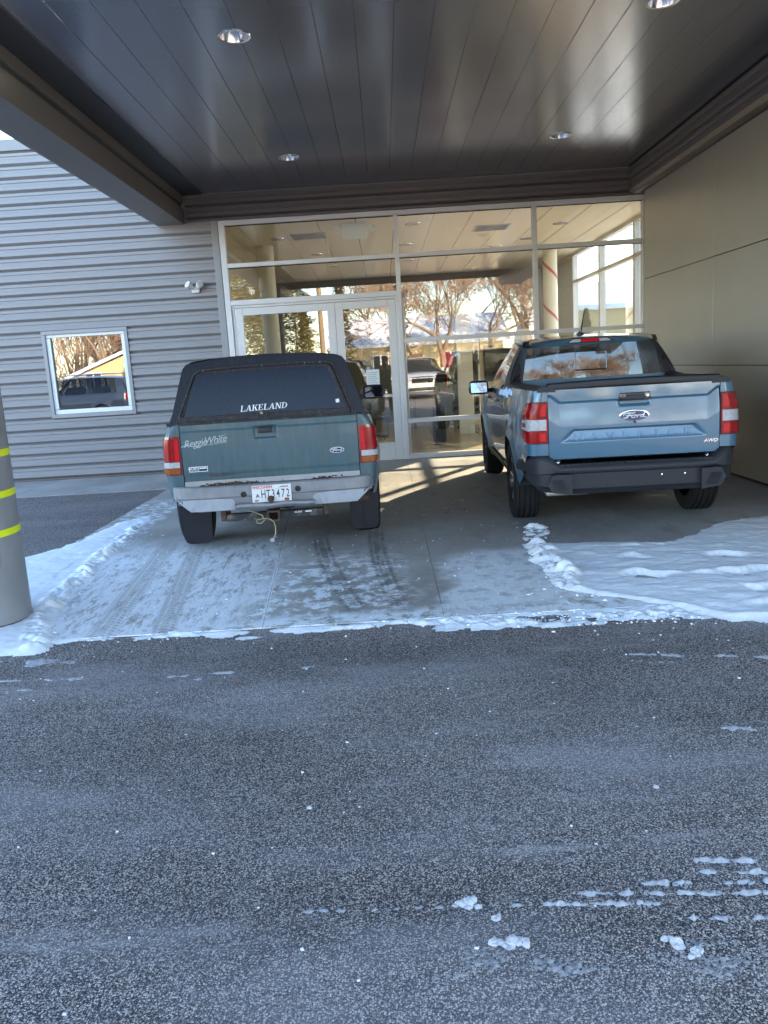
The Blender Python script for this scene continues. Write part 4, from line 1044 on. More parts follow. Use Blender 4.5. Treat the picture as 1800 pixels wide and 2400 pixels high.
    MB().add([(-.72, YB, .75), (.72, YB, .75), (.70, YB, 1.228), (-.70, YB, 1.228), (-.72, YB+.02, .75), (.72, YB+.02, .75), (.70, YB+.02, 1.228), (-.70, YB+.02, 1.228)], [(0, 1, 2, 3), (7, 6, 5, 4), (3, 2, 6, 7)]).build('cab_back', pa, root)
    gm = MATS['privacy_glass']
    zr = lambda y: lerp_tab([(1.66, 1.592), (1.72, 1.612), (2.2, 1.652), (2.7, 1.655), (3.05, 1.625)], y)
    rg_rows = []
    for i in range(13):
        v = i/12; zz = 1.225+(1.540-1.225)*v; hwid = .668+(.612-.668)*v
        yy = YB-.006+.020*v+.014*v*v
        rg_rows.append([((2*u/16-1)*hwid, yy+.03*abs(2*u/16-1)**2.2, zz) for u in range(17)])
    rgl = MB().grid(rg_rows).build('rear_window', gm, root, 60)
    sl = [(-.158, 1.306), (-.150, 1.298), (.132, 1.298), (.141, 1.306), (.141, 1.468), (.132, 1.476), (-.150, 1.476), (-.158, 1.468)]
    gy = lambda x, z: YB-.010+.020*((z-1.225)/.315)+.014*((z-1.225)/.315)**2+.03*abs(x/.64)**2.2
    MB().tube([(x, gy(x, z), z) for x, z in sl+sl[:1]], .006, 6, False).build('slider_frame', MATS['gloss_black'], rgl)
    # roof
    rows = []
    for y in (1.655, 1.675, 1.72, 1.85, 2.05, 2.3, 2.6, 2.85, 3.02):
        we = lerp_tab([(1.655, .60), (1.8, .628), (2.4, .635), (3.02, .60)], y)
        e = zr(y)
        rows.append([(we*u/8, y+.022*(u/8)**2*(1 if y < 1.8 else 0), e-.05*abs(u/8)**3.0-(.012 if abs(u) == 8 else 0)) for u in range(-8, 9)])
    for r_ in rows[:1]:
        rows.insert(0, [(p[0]*1.0, p[1]+.012, 1.538) for p in r_])
    MB().grid(rows).build('roof', pa, root, 40)
    ch = MB().add([(-.235, 1.645, 1.560), (.215, 1.645, 1.560), (.165, 1.652, 1.598), (-.185, 1.652, 1.598), (-.235, 1.69, 1.560), (.215, 1.69, 1.560), (.165, 1.70, 1.598), (-.185, 1.70, 1.598)], [(0, 1, 2, 3), (0, 4, 5, 1), (1, 5, 6, 2), (2, 6, 7, 3), (3, 7, 4, 0)])
    chm = ch.build('high_brake_lamp', MATS['gloss_black'], root, 30)
    for a, b, c, d, mt in ((-.215, -.105, -.175, -.095, 'lens_white'), (-.10, .08, -.09, .07, 'lens_red_bright'), (.085, .195, .075, .155, 'lens_white')):
        MB().add([(a, 1.642, 1.565), (b, 1.642, 1.565), (d, 1.649, 1.593), (c, 1.649, 1.593), (a, 1.66, 1.565), (b, 1.66, 1.565), (d, 1.665, 1.593), (c, 1.665, 1.593)], [(0, 1, 2, 3), (0, 4, 5, 1), (1, 5, 6, 2), (2, 6, 7, 3), (3, 7, 4, 0)]).build('lens', MATS[mt], chm)
    MB().tube([(-.06, 1.86, 1.648), (-.06, 1.855, 1.672), (-.05, 1.83, 1.72), (-.03, 1.79, 1.87)], [.03, .016, .008, .0045], 8).ico((-.06, 1.87, 1.645), .045, 2, 0, (.9, 1.3, .45)).build('antenna', MATS['gloss_black'], root, 50)
    for s in (-1, 1):
        bl_ = lambda y: (s*(S.hw(y, lerp_tab(S.top, y))-.012), y, lerp_tab(S.top, y)-.002)
        rl = lambda y: (s*lerp_tab([(1.66, .612), (1.8, .632), (2.4, .640), (3.02, .602)], y), y, zr(y)-.058)
        sn = (s, 0, .25)
        # black sail pillar beside the rear glass
        q = MB()
        q.grid(ruled((s*.668, YB-.004+.03, 1.222), (s*.812, 1.60, 1.205), (s*.610, YB+.058, 1.545), (s*.640, 1.78, 1.57), 6, 6, .0))
        q.grid(ruled((s*.812, 1.60, 1.205), bl_(2.02), (s*.640, 1.78, 1.57), (s*.640, 1.98, 1.583), 6, 6, .012, 0, sn))
        pl = q.build('sail_pillar', bk, root, 30)
        MB().grid(ruled((s*.700, 1.628, 1.235), (s*.765, 1.612, 1.235), (s*.640, 1.70, 1.46), (s*.665, 1.712, 1.46), 2, 14, 0)).build('pillar_inlay', MATS['gloss_black'], pl)
        # sloping rail from the pillar foot to the bed rail
        MB().grid([[(s*.82, 1.62, 1.19), (s*.80, 1.60, 1.235), (s*.69, 1.60, 1.235)], [(s*.835, 1.45, 1.19), (s*.815, 1.44, 1.217), (s*.70, 1.44, 1.217)]]).build('rail_end', bk, root)
        MB().add([(s*.608, 1.664, 1.545), (s*.650, 1.69, 1.540), (s*.645, 1.74, 1.595), (s*.585, 1.70, 1.602)], [(0, 1, 2, 3)]).build('roof_seal', MATS['gloss_black'], root)
        def strip_(nm, yb0, yb1, yt0, yt1, mat, out=0, m_=8):
            g_ = MB().grid(ruled(bl_(yb0), bl_(yb1), rl(yt0), rl(yt1), 4, m_, .022, 0, sn)); 
            return g_.build(nm, MATS[mat], root, 50)
        strip_('side_window', 2.02, 2.46, 1.98, 2.44, 'privacy_glass'); strip_('pillar', 2.462, 2.545, 2.442, 2.52, 'gloss_black')
        strip_('side_window', 2.547, 3.30, 2.522, 2.93, 'auto_glass'); strip_('pillar', 3.302, 3.52, 2.932, 3.04, 'blue_paint')
        rows = [[(rl(y)[0], y, rl(y)[2]), (rl(y)[0]*1.005, y, rl(y)[2]+.02), (rl(y)[0]*.985, y, rl(y)[2]+.04), (rl(y)[0]*.95, y, zr(y)-.045)] for y in (1.68, 1.8, 2.0, 2.3, 2.6, 2.9, 3.03)]
        MB().grid(rows).build('roof_rail', pa, root, 50)
        rr = [[(bl_(y)[0]*1.004, y, bl_(y)[2]-.006), (bl_(y)[0]*.995, y, bl_(y)[2]+.016)] for y in (2.0, 2.4, 2.8, 3.3, 3.5)]
        MB().grid(rr).build('belt_trim', MATS['gloss_black'], root)
    ws_ = MB().grid(ruled((-.70, 3.52, 1.088), (.70, 3.52, 1.088), (-.60, 3.03, 1.60), (.60, 3.03, 1.60), 12, 6, .02, .05, (0, 1, .4))).build('windscreen', MATS['auto_glass'], root, 60)
    hr = []
    for y in (3.45, 3.6, 3.9, 4.2, 4.45, 4.62, 4.78):
        zz = lerp_tab(S.top, y); hx = (S.hw(min(y, 4.48), zz)-.004) if y < 4.5 else (S.hw(4.48, zz)-.34+.34*math.sqrt(max(0, 1-((y-4.48)/.34)**2)))
        hr.append([(hx*u/6, y+(.05*(1-(u/6)**2) if y > 4.7 else 0), zz+.045*(1-(u/6)**2)) for u in range(-6, 7)])
    MB().grid(hr).build('hood', pa, root, 50)
    for x in (-.36, .36):
        st = MB().rbox(x-.25, x+.25, 2.25, 2.40, .8, 1.22, .05).build('seat', MATS['seat_fabric'], root, 50); MB().rbox(x-.13, x+.13, 2.28, 2.38, 1.25, 1.42, .045).build('headrest', MATS['seat_fabric'], st, 50)
    b2 = MB().rbox(-.62, .62, 1.76, 1.86, .8, 1.20, .04).build('rear_seat', MATS['seat_fabric'], root, 50)
    for x in (-.38, .38): MB().rbox(x-.14, x+.14, 1.77, 1.85, 1.22, 1.37, .04).build('headrest', MATS['seat_fabric'], b2, 50)
    MB().rbox(-.7, .7, 3.1, 3.45, .85, 1.08, .03).build('dashboard', MATS['seat_fabric'], root)
    MB().box(-.78, .78, 1.64, 3.6, .42, .50).build('cab_floor', MATS['gasket'], root)
    for s in (-1, 1):
        MB().rbox(s*.50-.2, s*.50+.2, 4.72, 4.85, .80, .90, .02).build('headlight', MATS['lens_white'], root, 40)
    MB().rbox(-.42, .42, 4.82, 4.90, .62, .86, .02).build('grille', MATS['gloss_black'], root)
    return root
new_pickup()

# ---------------------------------------------------------------- old green pickup with cap
def old_pickup():
    root = empty('pickup_truck', (-.935, 6.28, .012), R(4.0), 'weathered dark green pickup with black bed cap and rusty tailgate edge on the left', 'pickup truck')
    pa = MATS['teal_paint']
    S = Shell(y0=.085, gx=.703, rc=.07, L=4.55, rf=.16, flare=.022,
              plan=[(0, .842), (.3, .856), (.85, .870), (1.4, .862), (2.4, .865), (3.68, .872), (4.2, .85), (4.55, .80)],
              prof=[(.30, -.09), (.42, -.05), (.58, -.015), (.75, 0), (.95, -.008), (1.02, -.02), (1.05, -.035), (1.10, -.075)],
              arches=[(.88, .40, .40), (3.62, .40, .40)],
              bot=[(0, .545), (.16, .48), (.3, .44), (.48, .41), (.55, .40), (1.28, .40), (1.33, .46), (3.2, .46), (3.22, .40), (4.02, .40), (4.55, .45)],
              top=[(0, 1.092), (1.95, 1.095), (2.05, 1.09), (3.2, 1.07), (3.3, 1.05), (4.2, 1.0), (4.55, .92)])
    for s in (-1, 1):
        S.strip(MB(), S.rear()+S.corner()+S.side(S.y0+.071, 1.96), s).build('bed_side', pa, root, 35)
        S.strip(MB(), S.side(1.985, 2.12), s).build('cab_corner', pa, root, 35)
        S.strip(MB(), S.side(2.126, 3.20), s).build('door', pa, root, 35)
        S.strip(MB(), S.side(3.206, S.L-S.rf), s).build('front_fender', pa, root, 35)
        S.strip(MB(), [('s', S.L-S.rf)]+S.front(), s, nz=8).build('front_fascia', MATS['old_bumper'], root, 35)
        S.strip(MB(), S.side(1.3, 3.3, .2), s, out=-.012).build('door_backing', MATS['gasket'], root)
        [arch_liner(MB(), S, s, .30, q).build('wheel_liner', MATS['gasket'], root) for q in (0, 1)]
        # dirty lower cladding / flare behind the arch
        rows = []
        for k in range(17):
            a = math.pi*k/16; yc, ra, zc = S.arches[0]
            rows.append([(s*(S.hw(yc-(ra+o)*math.cos(a), zc+(ra+o)*math.sin(a))+q), yc-(ra+o)*math.cos(a), zc+(ra+o)*math.sin(a)) for o, q in ((0, -.01), (.002, .014), (.05, .012), (.075, .001))])
        MB().grid(rows).build('arch_flare', MATS['old_bumper'], root, 50)
        lc = [('r', .06+.19*i) for i in range(5)]+S.corner()+S.side(S.y0+.075, .20, .03)
        lp = S.strip(MB(), lc, s, lambda y: .698, lambda y: 1.005, 8, .004).build('tail_lamp', MATS['lens_deep'], root, 35)
        inner = [('r', .20+.16*i) for i in range(4)]
        S.strip(MB(), inner, s, lambda y: .805, lambda y: .985, 4, .011).build('bright_lens', MATS['lens_red_bright'], lp, 35)
        S.strip(MB(), [('r', .68), ('r', .85)]+S.corner()+S.side(S.y0+.075, .185, .03), s, lambda y: .812, lambda y: .985, 4, .0105).build('red_lens', MATS['lens_red'], lp, 35)
        S.strip(MB(), [('r', .22), ('r', .55), ('r', .9)]+S.corner()+S.side(S.y0+.075, .185, .03), s, lambda y: .757, lambda y: .802, 3, .012).build('white_lens', MATS['lens_white'], lp, 35)
        S.strip(MB(), [('r', .22), ('r', .55), ('r', .9)]+S.corner()+S.side(S.y0+.075, .185, .03), s, lambda y: .708, lambda y: .753, 3, .012).build('amber_lens', MATS['lens_amber'], lp, 35)
        make_wheel(root, s*.755, .88, .372, .235, s, 'steel'); make_wheel(root, s*.755, 3.62, .372, .235, s, 'steel')
        x0, x1 = (-.83, -.575) if s < 0 else (.60, .852)
        zt, zb = (.42, .055) if s < 0 else (.40, .085)
        fl_ = [(x0, zt), (x0+.012, zb+.05), (x0+.03, zb+.012), (x0+.06, zb), (x1-.05, zb), (x1-.02, zb+.012), (x1-.006, zb+.05), (x1, zt)]
        q = MB(); 
        rows = [[(x, .455+.012*math.sin(x*30+s)+.02*(zt-z), z) for x, z in fl_], [(x, .463+.012*math.sin(x*30+s)+.02*(zt-z), z) for x, z in fl_]]
        q.add(rows[0]+rows[1], [tuple(range(8)), tuple(range(15, 7, -1))]+[(i, (i+1) % 8, (i+1) % 8+8, i+8) for i in range(8)])
        mf = q.build('mud_flap', MATS['mudflap'], root, 30)
        if s > 0: MB().box(.722, .727, .447, .452, .12, .36).build('flap_crease', MATS['gasket'], mf)
        # door mirror
        mx = s*1.0
        mr = MB().rbox(mx-.115, mx+.115, 2.86, 2.95, 1.09, 1.245, .03).build('door_mirror', MATS['moulded_black'], root, 40)
        gm_ = MB().rbox(-.098, .098, -.004, .004, -.06, .06, .003).build('mirror_glass', MATS['mirror'], mr); gm_.location = (mx, 2.853, 1.168); gm_.rotation_euler = (0, 0, s*R(-3.5))
        MB().add([(s*.80, 2.87, 1.08), (s*.80, 2.97, 1.08), (s*.92, 2.93, 1.10), (s*.92, 2.88, 1.10), (s*.79, 2.87, 1.14), (s*.79, 2.97, 1.14), (s*.92, 2.93, 1.16), (s*.92, 2.88, 1.16)], [(0, 1, 2, 3), (4, 5, 6, 7), (0, 3, 7, 4), (1, 2, 6, 5)]).build('mirror_arm', MATS['moulded_black'], mr)
    # tailgate
    def gate(x, z):
        d = .004*((z-.85)/.2)**2
        if z > 1.030: d -= .006*min(1, (z-1.030)/.008)
        if z < .700: d += .005*min(1, (.700-z)/.02)
        sx = abs(x+.032); hh = abs(z-.998)
        if sx < .095 and hh < .052:
            k = min(1, (.095-sx)/.02, (.052-hh)/.015); d += .022*k
        return d
    rows = []
    for j in range(73):
        z = .632+(1.086-.632)*j/72
        rows.append([(-.698+1.396*i/100, .085+gate(-.698+1.396*i/100, z), z) for i in range(101)])
    g_ = MB().grid(rows); g_.box(-.695, .695, .115, .15, .64, 1.08); tg = g_.build('tailgate', pa, root, 40)
    MB().rbox(-.085, .022, .084, .112, .992, 1.032, .006).build('gate_handle', MATS['moulded_black'], tg, 40)
    # bare metal bottom edge with a ragged rusted lip
    rg = random.Random(5); top = []; bot_ = []
    for i in range(61):
        x = -.697+1.394*i/60; e = .004*math.sin(i*.9)+rg.uniform(-.002, .002)
        k = math.exp(-((x+.30)/.14)**2)*.018+math.exp(-((x-.40)/.05)**2)*.008
        top.append((x, .0825, .640)); bot_.append((x, .087, .597+abs(e)*.5+k*rg.uniform(.2, 1.1)))
    MB().grid([top, bot_]).build('bare_metal_edge', MATS['silver_trim'], tg)
    rs = MB()
    for i in range(150):
        c = -.32+rg.gauss(0, .11) if i < 120 else .40+rg.gauss(0, .04)
        zz = .600+abs(rg.gauss(0, .008))
        rs.ico((c, .083, zz), rg.uniform(.003, .009), 1, .4, (1.4, .35, .8), rg)
    rs.build('rust_flakes', MATS['rust'], tg)
    for i in range(26):
        pass
    pe = MB()
    for i in range(90): pe.ico((-.40+rg.gauss(0, .05), .0875, .672+abs(rg.gauss(0, .012))), rg.uniform(.002, .005), 1, .4, (1.5, .3, 1), rg)
    pe.build('paint_blisters', P('blister', (.085, .065, .075), .8, vary=.4, vscale=60), tg)
    oval_badge(tg, .526, .084, .817, .058, .024)
    text_mesh('Reggie', .080, .002, MATS['decal_silver'], 'decal_lettering', tg, (-.588, .0838, .944), .35, 'CENTER', .92, .95, 0, R(5))
    text_mesh('White', .080, .002, MATS['decal_silver'], 'decal_lettering', tg, (-.430, .0838, .960), .35, 'CENTER', .92, .95, 0, R(5))
    text_mesh('SIGNATURE EDITION', .017, .002, MATS['decal_silver'], 'decal_lettering', tg, (-.455, .0838, .927), 0, 'CENTER', 1.25, 1.15, 0, R(5))
    MB().tube([(-.70, .0836, .918), (-.66, .0833, .929), (-.62, .0836, .934)], [.003, .008, .001], 4).tube([(-.40, .0836, .985), (-.36, .0834, .992), (-.33, .0836, 1.0)], [.0025, .002, .0005], 4).tube([(-.53, .0836, .945), (-.50, .0836, .948)], .002, 4).build('decal_swash', MATS['decal_silver'], tg)
    st = MB().box(-.653, -.507, .0832, .086, .715, .757).build('dealer_sticker', MATS['decal_white'], tg)
    MB().box(-.648, -.512, .0826, .0831, .720, .752).build('sticker_field', MATS['decal_black'], st)
    text_mesh("BOB'S", .026, .0015, MATS['decal_white'], 'sticker_lettering', st, (-.617, .0815, .741), 0, 'CENTER', 1.25, 1, .0005)
    text_mesh('AUTO SALES', .011, .0015, MATS['decal_white'], 'sticker_lettering', st, (-.610, .0815, .726), 0, 'CENTER', 1.2)
    MB().box(-.572, -.516, .0815, .0825, .738, .748).build('sticker_bar', MATS['decal_white'], st)
    # bumper
    path = [(0, 0), (.2, 0), (.42, .001), (.60, .006), (.70, .02), (.76, .045), (.795, .09), (.812, .16)]
    fp = [(-x, y) for x, y in reversed(path[1:])]+path
    rows = []
    for i, (x, y) in enumerate(fp):
        a, b = fp[max(0, i-1)], fp[min(len(fp)-1, i+1)]; tx, ty = b[0]-a[0], b[1]-a[1]; l = math.hypot(tx, ty); n = (ty/l, -tx/l)
        ax = abs(x); zb = .395 if ax < .66 else .395+(ax-.66)/.152*.13
        zt = .598+(.006 if ax > .66 else -.018*max(0, 1-ax/.66)**.7*0)
        rows.append([(x+n[0]*o, y+n[1]*o, z) for o, z in ((-.10, zt-.004), (-.008, zt), (0, zt-.01), (.002, .512), (-.006, .500), (-.008, zb+.03), (-.018, zb+.006), (-.03, zb), (-.10, zb+.01))])
    bp = MB().grid(rows).build('rear_bumper', MATS['old_bumper'], root, 30)
    for s in (-1, 1):      # lighter pressed panels in the lower corners
        q = []
        for x in (.31, .33, .45, .58, .66, .72, .765, .79):
            y = lerp_tab(path, x) if False else lerp_tab([(p, r) for p, r in path], x)
            zb = .404 if x < .66 else .404+(x-.66)/.152*.13
            zt = .500 if x > .34 else .47+(x-.31)*1.0
            q.append([(s*x, y-.001+(.003 if x < .7 else -.004), zz) for zz in (zb, zb+.02, zt-.01, zt)])
        MB().grid(q).build('bumper_panel', MATS['old_bumper_light'], bp, 40)
    for x, z in ((-.235, .522), (.195, .540)):
        MB().lathe([(0, .004), (.013, .003), (.016, .009), (.022, .007), (.024, 0)], 18, Matrix.Translation((x, -.002, z)) @ Matrix.Rotation(R(90), 4, 'X')).build('plug', MATS['moulded_black'], bp, 50)
    lip = MB().grid([[(-.30+.62*i/12, y, z+.004*math.sin(i)) for i in range(13)] for y, z in ((-.006, .452), (-.055, .446), (-.060, .430), (-.035, .404), (.0, .398))]).build('step_lip', MATS['old_bumper'], bp, 40)
    pl = MB().rbox(-.168, .142, -.014, -.009, .452, .586, .002).build('licence_plate', MATS['plate_white'], bp)
    text_mesh('WISCONSIN', .030, .001, MATS['plate_red'], 'plate_lettering', pl, (-.085, -.0145, .570), 0, 'CENTER', .95, 1, .0008, R(.5))
    MB().box(-.16, .13, -.0147, -.0142, .5515, .5525).build('plate_line', MATS['plate_red'], pl)
    MB().add([(.04, -.0147, .562), (.075, -.0147, .574), (.10, -.0147, .564)], [(0, 1, 2)]).build('plate_emblem', P('plate_green', (.05, .25, .10), .5), pl)
    MB().box(.085, .12, -.0147, -.0142, .563, .572).build('plate_emblem', MATS['plate_red'], pl)
    text_mesh('A', .045, .001, MATS['plate_ink'], 'plate_lettering', pl, (-.125, -.0145, .502), 0, 'CENTER', .95, 1, .001)
    for i, ch in enumerate('HT3472'):
        text_mesh(ch, .092, .001, MATS['plate_ink'], 'plate_lettering', pl, (-.078+i*.0385, -.0145, .512), 0, 'CENTER', .60, 1, .0006)
    text_mesh('SEP', .022, .001, MATS['plate_ink'], 'plate_lettering', pl, (-.135, -.0145, .464), 0, 'CENTER', 1, 1, .0005)
    MB().box(.085, .122, -.0149, -.0142, .457, .475).build('plate_sticker', MATS['lens_amber'], pl)
    # hitch ball and receiver
    MB().lathe([(.012, 0), (.012, .018), (.018, .022), (.0255, .034), (.0262, .044), (.022, .056), (.012, .064), (0, .066)], 20, Matrix.Translation((-.02, -.042, .438))).build('hitch_ball', MATS['rust'], bp, 50)
    ht = MB().rbox(-.40, .385, .10, .16, .292, .352, .006).build('hitch_tube', P('hitch_black', (.02, .02, .024), .6, vary=.4, vscale=30, dirt=((.16, .13, .11), 12, .52, .66, (1, 1, 1))), root)
    for a in ((-.066, .034, .360, .374), (-.066, .034, .288, .302)): MB().box(a[0], a[1], .0, .14, a[2], a[3]).build('receiver_wall', MATS['rust'], ht)
    for a in ((-.066, -.052), (.020, .034)): MB().box(a[0], a[1], .0, .14, .3021, .3599).build('receiver_wall', MATS['rust'], ht)
    MB().box(-.052, .02, .10, .139, .3021, .3599).build('receiver_shade_block', MATS['gasket'], ht)  # black block inside the receiver stands in for its shade
    hl = MB().box(.13, .30, .098, .0995, .322, .345).build('hitch_label', MATS['decal_black'], ht)
    text_mesh('CURT', .020, .001, MATS['decal_white'], 'label_lettering', hl, (.18, .0974, .334), 0, 'CENTER', 1.2, 1, .0005)
    MB().box(.235, .29, .0972, .0978, .330, .341).build('label_bar', MATS['decal_white'], hl)
    for xa, xb in ((-.44, -.401), (.386, .42)): MB().box(xa, xb, .09, .40, .30, .46).build('hitch_bracket', MATS['rust'], ht)
    MB().rbox(.22, .755, .10, .14, .392, .432, .006).build('rusty_bar', MATS['rust'], root)
    wl = [(-.24, .05, .39), (-.16, .035, .365), (-.105, .02, .34), (-.09, .01, .30), (-.12, .005, .278), (-.155, .005, .285), (-.15, .01, .308), (-.10, .0, .318), (-.05, -.01, .315), (-.015, -.015, .29), (-.005, -.015, .24), (-.008, -.015, .19), (-.03, -.015, .155)]
    MB().tube(wl, .0045, 6).build('trailer_wire', MATS['wire'], root, 60)
    MB().rbox(-.055, -.02, -.03, 0, .128, .158, .004).build('trailer_plug', MATS['old_bumper_light'], root)
    # cap
    z0 = 1.102
    prof = [(.768, z0), (.765, z0+.03), (.735, 1.20), (.665, 1.44), (.645, 1.515), (.615, 1.553), (.56, 1.573), (.45, 1.587), (.25, 1.600), (0, 1.606)]
    ring = [(-x, z) for x, z in prof]+[(x, z) for x, z in reversed(prof[:-1])]
    ly = lambda z: .10+(z-z0)*.16
    rows = [[(x, ly(z), z) for x, z in ring]]+[[(x, y, z+.006*math.sin((y-.1)/1.85*3.14)) for x, z in ring] for y in (.25, .7, 1.2, 1.7, 1.93)]+[[(x*.97, 1.96, z-.015) for x, z in ring]]
    m = MB().grid(rows); n = len(ring); m.add([p for p in rows[-1]], [tuple(range(n))])
    cap = m.build('bed_cap', MATS['cap_black'], root, 32)
    dz = [(-.730, 1.098), (-.572, 1.47), (-.545, 1.492), (-.50, 1.503), (-.25, 1.513), (0, 1.519), (.25, 1.520), (.46, 1.515), (.505, 1.503), (.53, 1.480), (.655, 1.118), (.650, 1.10)]
    # rear face between shell edge and door opening
    outer = []
    def on_outer(x, z):   # nearest outline point in the same direction from the centre
        a = math.atan2(z-1.30, x); best = None
        for (x0, q0), (x1, q1) in zip(ring, ring[1:]):
            for k in range(12):
                px_, pz = x0+(x1-x0)*k/12, q0+(q1-q0)*k/12; d = abs(math.atan2(pz-1.30, px_)-a)
                if best is None or d < best[0]: best = (d, px_, pz)
        return best[1:]
    dz2 = [(x+.015, z) for x, z in dz]
    f_in = [(x, ly(z)-.0, z) for x, z in dz2]; f_out = []
    for x, z in dz2:
        if z < 1.13: f_out.append((math.copysign(.768, x), ly(z0), z0))
        else: ox, oz = on_outer(x, z); f_out.append((ox, ly(oz), oz))
    MB().grid([f_out, f_in]).build('rear_frame', MATS['cap_black'], cap, 30)
    MB().tube([(x, y-.004, z) for x, y, z in f_in], .010, 6).build('rubber_seal', MATS['rubber_trim'], cap, 50)
    MB().box(-.745, .70, ly(1.105)-.012, .14, 1.088, 1.106).build('bottom_seal', MATS['rubber_trim'], cap)
    def off(pts, k): 
        cx, cz = -.02, 1.28
        return [(cx+(x-cx)*k, cz+(z-cz)*(k-.02 if z > 1.28 else k)) for x, z in pts]
    fr_o = off(dz2, .975); fr_i = [(-.655, 1.150), (-.560, 1.425), (-.545, 1.450), (-.495, 1.468), (-.25, 1.477), (0, 1.482), (.25, 1.484), (.455, 1.480), (.49, 1.466), (.512, 1.44), (.600, 1.170), (.598, 1.155)]
    yy = lambda z: ly(z)-.006
    dr = MB().grid([[(x, yy(z)-.004, z) for x, z in fr_o], [(x, yy(z)-.010, z) for x, z in [((a[0]+b[0])/2, (a[1]+b[1])/2) for a, b in zip(fr_o, fr_i)]], [(x, yy(z)-.004, z) for x, z in fr_i]], True).build('rear_hatch', MATS['rubber_trim'], cap, 30)
    MB().add([(x, yy(z)-.003, z) for x, z in fr_i], [tuple(range(len(fr_i)))]).build('hatch_glass', MATS['cap_glass'], dr)
    MB().rbox(-.70, .635, yy(1.13)-.016, yy(1.13)-.004, 1.108, 1.148, .004).build('hatch_rail', MATS['rubber_trim'], dr)
    hd = MB().rbox(-.075, .005, yy(1.15)-.03, yy(1.15)-.014, 1.128, 1.160, .005).build('hatch_lock', MATS['rubber_trim'], dr, 40)
    MB().lathe([(0, .012), (.011, .011), (.013, 0)], 14, Matrix.Translation((-.045, yy(1.15)-.03, 1.148)) @ Matrix.Rotation(R(90), 4, 'X')).build('lock_cylinder', MATS['steel_plain'], hd)
    MB().tube([(-.06, yy(1.15)-.034, 1.138), (-.02, yy(1.15)-.05, 1.130), (.0, yy(1.15)-.034, 1.135)], .006, 6).build('lock_handle', MATS['rust'], hd)
    MB().add([(.545, yy(1.19)-.0065, 1.190), (.573, yy(1.19)-.0065, 1.194), (.570, yy(1.22)-.0065, 1.222), (.542, yy(1.22)-.0065, 1.218)], [(0, 1, 2, 3)]).build('square_sticker', MATS['decal_white'], dr)
    for x, z in ((-.48, 1.500), (-.02, 1.517), (.32, 1.518), (.44, 1.517), (-.69, 1.15)): MB().ico((x, ly(z)-.014, z), .006, 1, 0).build('rivet', MATS['steel_plain'], cap)
    # LAKELAND in slanted serif capitals
    def serif(ch):
        V = lambda x, w_=.16: [(x, 0, x+w_, 0, x+w_, 1, x, 1)]
        sf_ = lambda x, y, w_=.32: [(x-w_/2+.08, y, x+w_/2+.08, y, x+w_/2+.08, y+.07, x-w_/2+.08, y+.07)]
        if ch == 'L': return V(.1)+sf_(.1, 0)+sf_(.1, .93)+[(.1, 0, .62, 0, .62, .07, .1, .07), (.55, .07, .62, .07, .64, .30, .59, .30)], .70
        if ch == 'A': return [(.06, 0, .14, 0, .42, 1, .34, 1), (.52, 0, .70, 0, .48, 1, .34, 1), (.20, .32, .56, .32, .56, .39, .20, .39)]+sf_(.02, 0, .26)+sf_(.53, 0, .30), .78
        if ch == 'K': return V(.1)+sf_(.1, 0)+sf_(.1, .93)+[(.26, .42, .34, .42, .66, 1, .56, 1), (.34, .55, .48, .66, .74, 0, .54, 0)]+sf_(.56, .93, .26)+sf_(.56, 0, .30), .80
        if ch == 'E': return V(.1)+sf_(.08, 0, .24)+sf_(.08, .93, .24)+[(.1, 0, .62, 0, .62, .07, .1, .07), (.1, .93, .60, .93, .60, 1, .1, 1), (.2, .47, .46, .47, .46, .54, .2, .54), (.55, .07, .62, .07, .64, .28, .59, .28), (.54, .74, .60, .74, .60, .94, .54, .94), (.42, .38, .46, .38, .46, .63, .42, .63)], .72
        if ch == 'N': return [(.12, 0, .20, 0, .20, 1, .12, 1), (.12, 1, .30, 1, .74, 0, .60, 0), (.66, 0, .74, 0, .74, 1, .66, 1)]+sf_(.08, 0, .26)+sf_(.04, .93, .2)+sf_(.62, .93, .26), .84
        if ch == 'D':
            arc = []
            for k in range(8):
                a, b = -math.pi/2+math.pi*k/8, -math.pi/2+math.pi*(k+1)/8
                w_ = lambda t: .07+.10*math.cos(t)
                arc.append((.30+.44*math.cos(a), .5+.5*math.sin(a), .30+.44*math.cos(b), .5+.5*math.sin(b), .30+(.44-w_(b))*math.cos(b), .5+(.5-.07)*math.sin(b), .30+(.44-w_(a))*math.cos(a), .5+(.5-.07)*math.sin(a)))
            return V(.1)+sf_(.06, 0, .2)+sf_(.06, .93, .2)+[(.1, 0, .32, 0, .32, .07, .1, .07), (.1, .93, .32, .93, .32, 1, .1, 1)]+arc, .80
    # total advance scaled to the measured width of the decal
    adv = sum(serif(c)[1] for c in 'LAKELAND'); wtot, hgt = .372, .046; sc = wtot/adv; cx = -.214
    for ch in 'LAKELAND':
        qs, a = serif(ch); lt = MB()
        for i, q in enumerate(qs):
            pts = [(q[k], q[k+1]) for k in range(0, 8, 2)]
            P_ = [(cx+(u+v*.14)*sc, yy(1.17+v*hgt)-.0062-.0001*i, 1.166+v*hgt+(cx+.214+u*sc)*.024) for u, v in pts]
            lt.add(P_, [(0, 1, 2, 3)])
        lt.build('decal_letter', MATS['decal_white'], dr); cx += a*sc
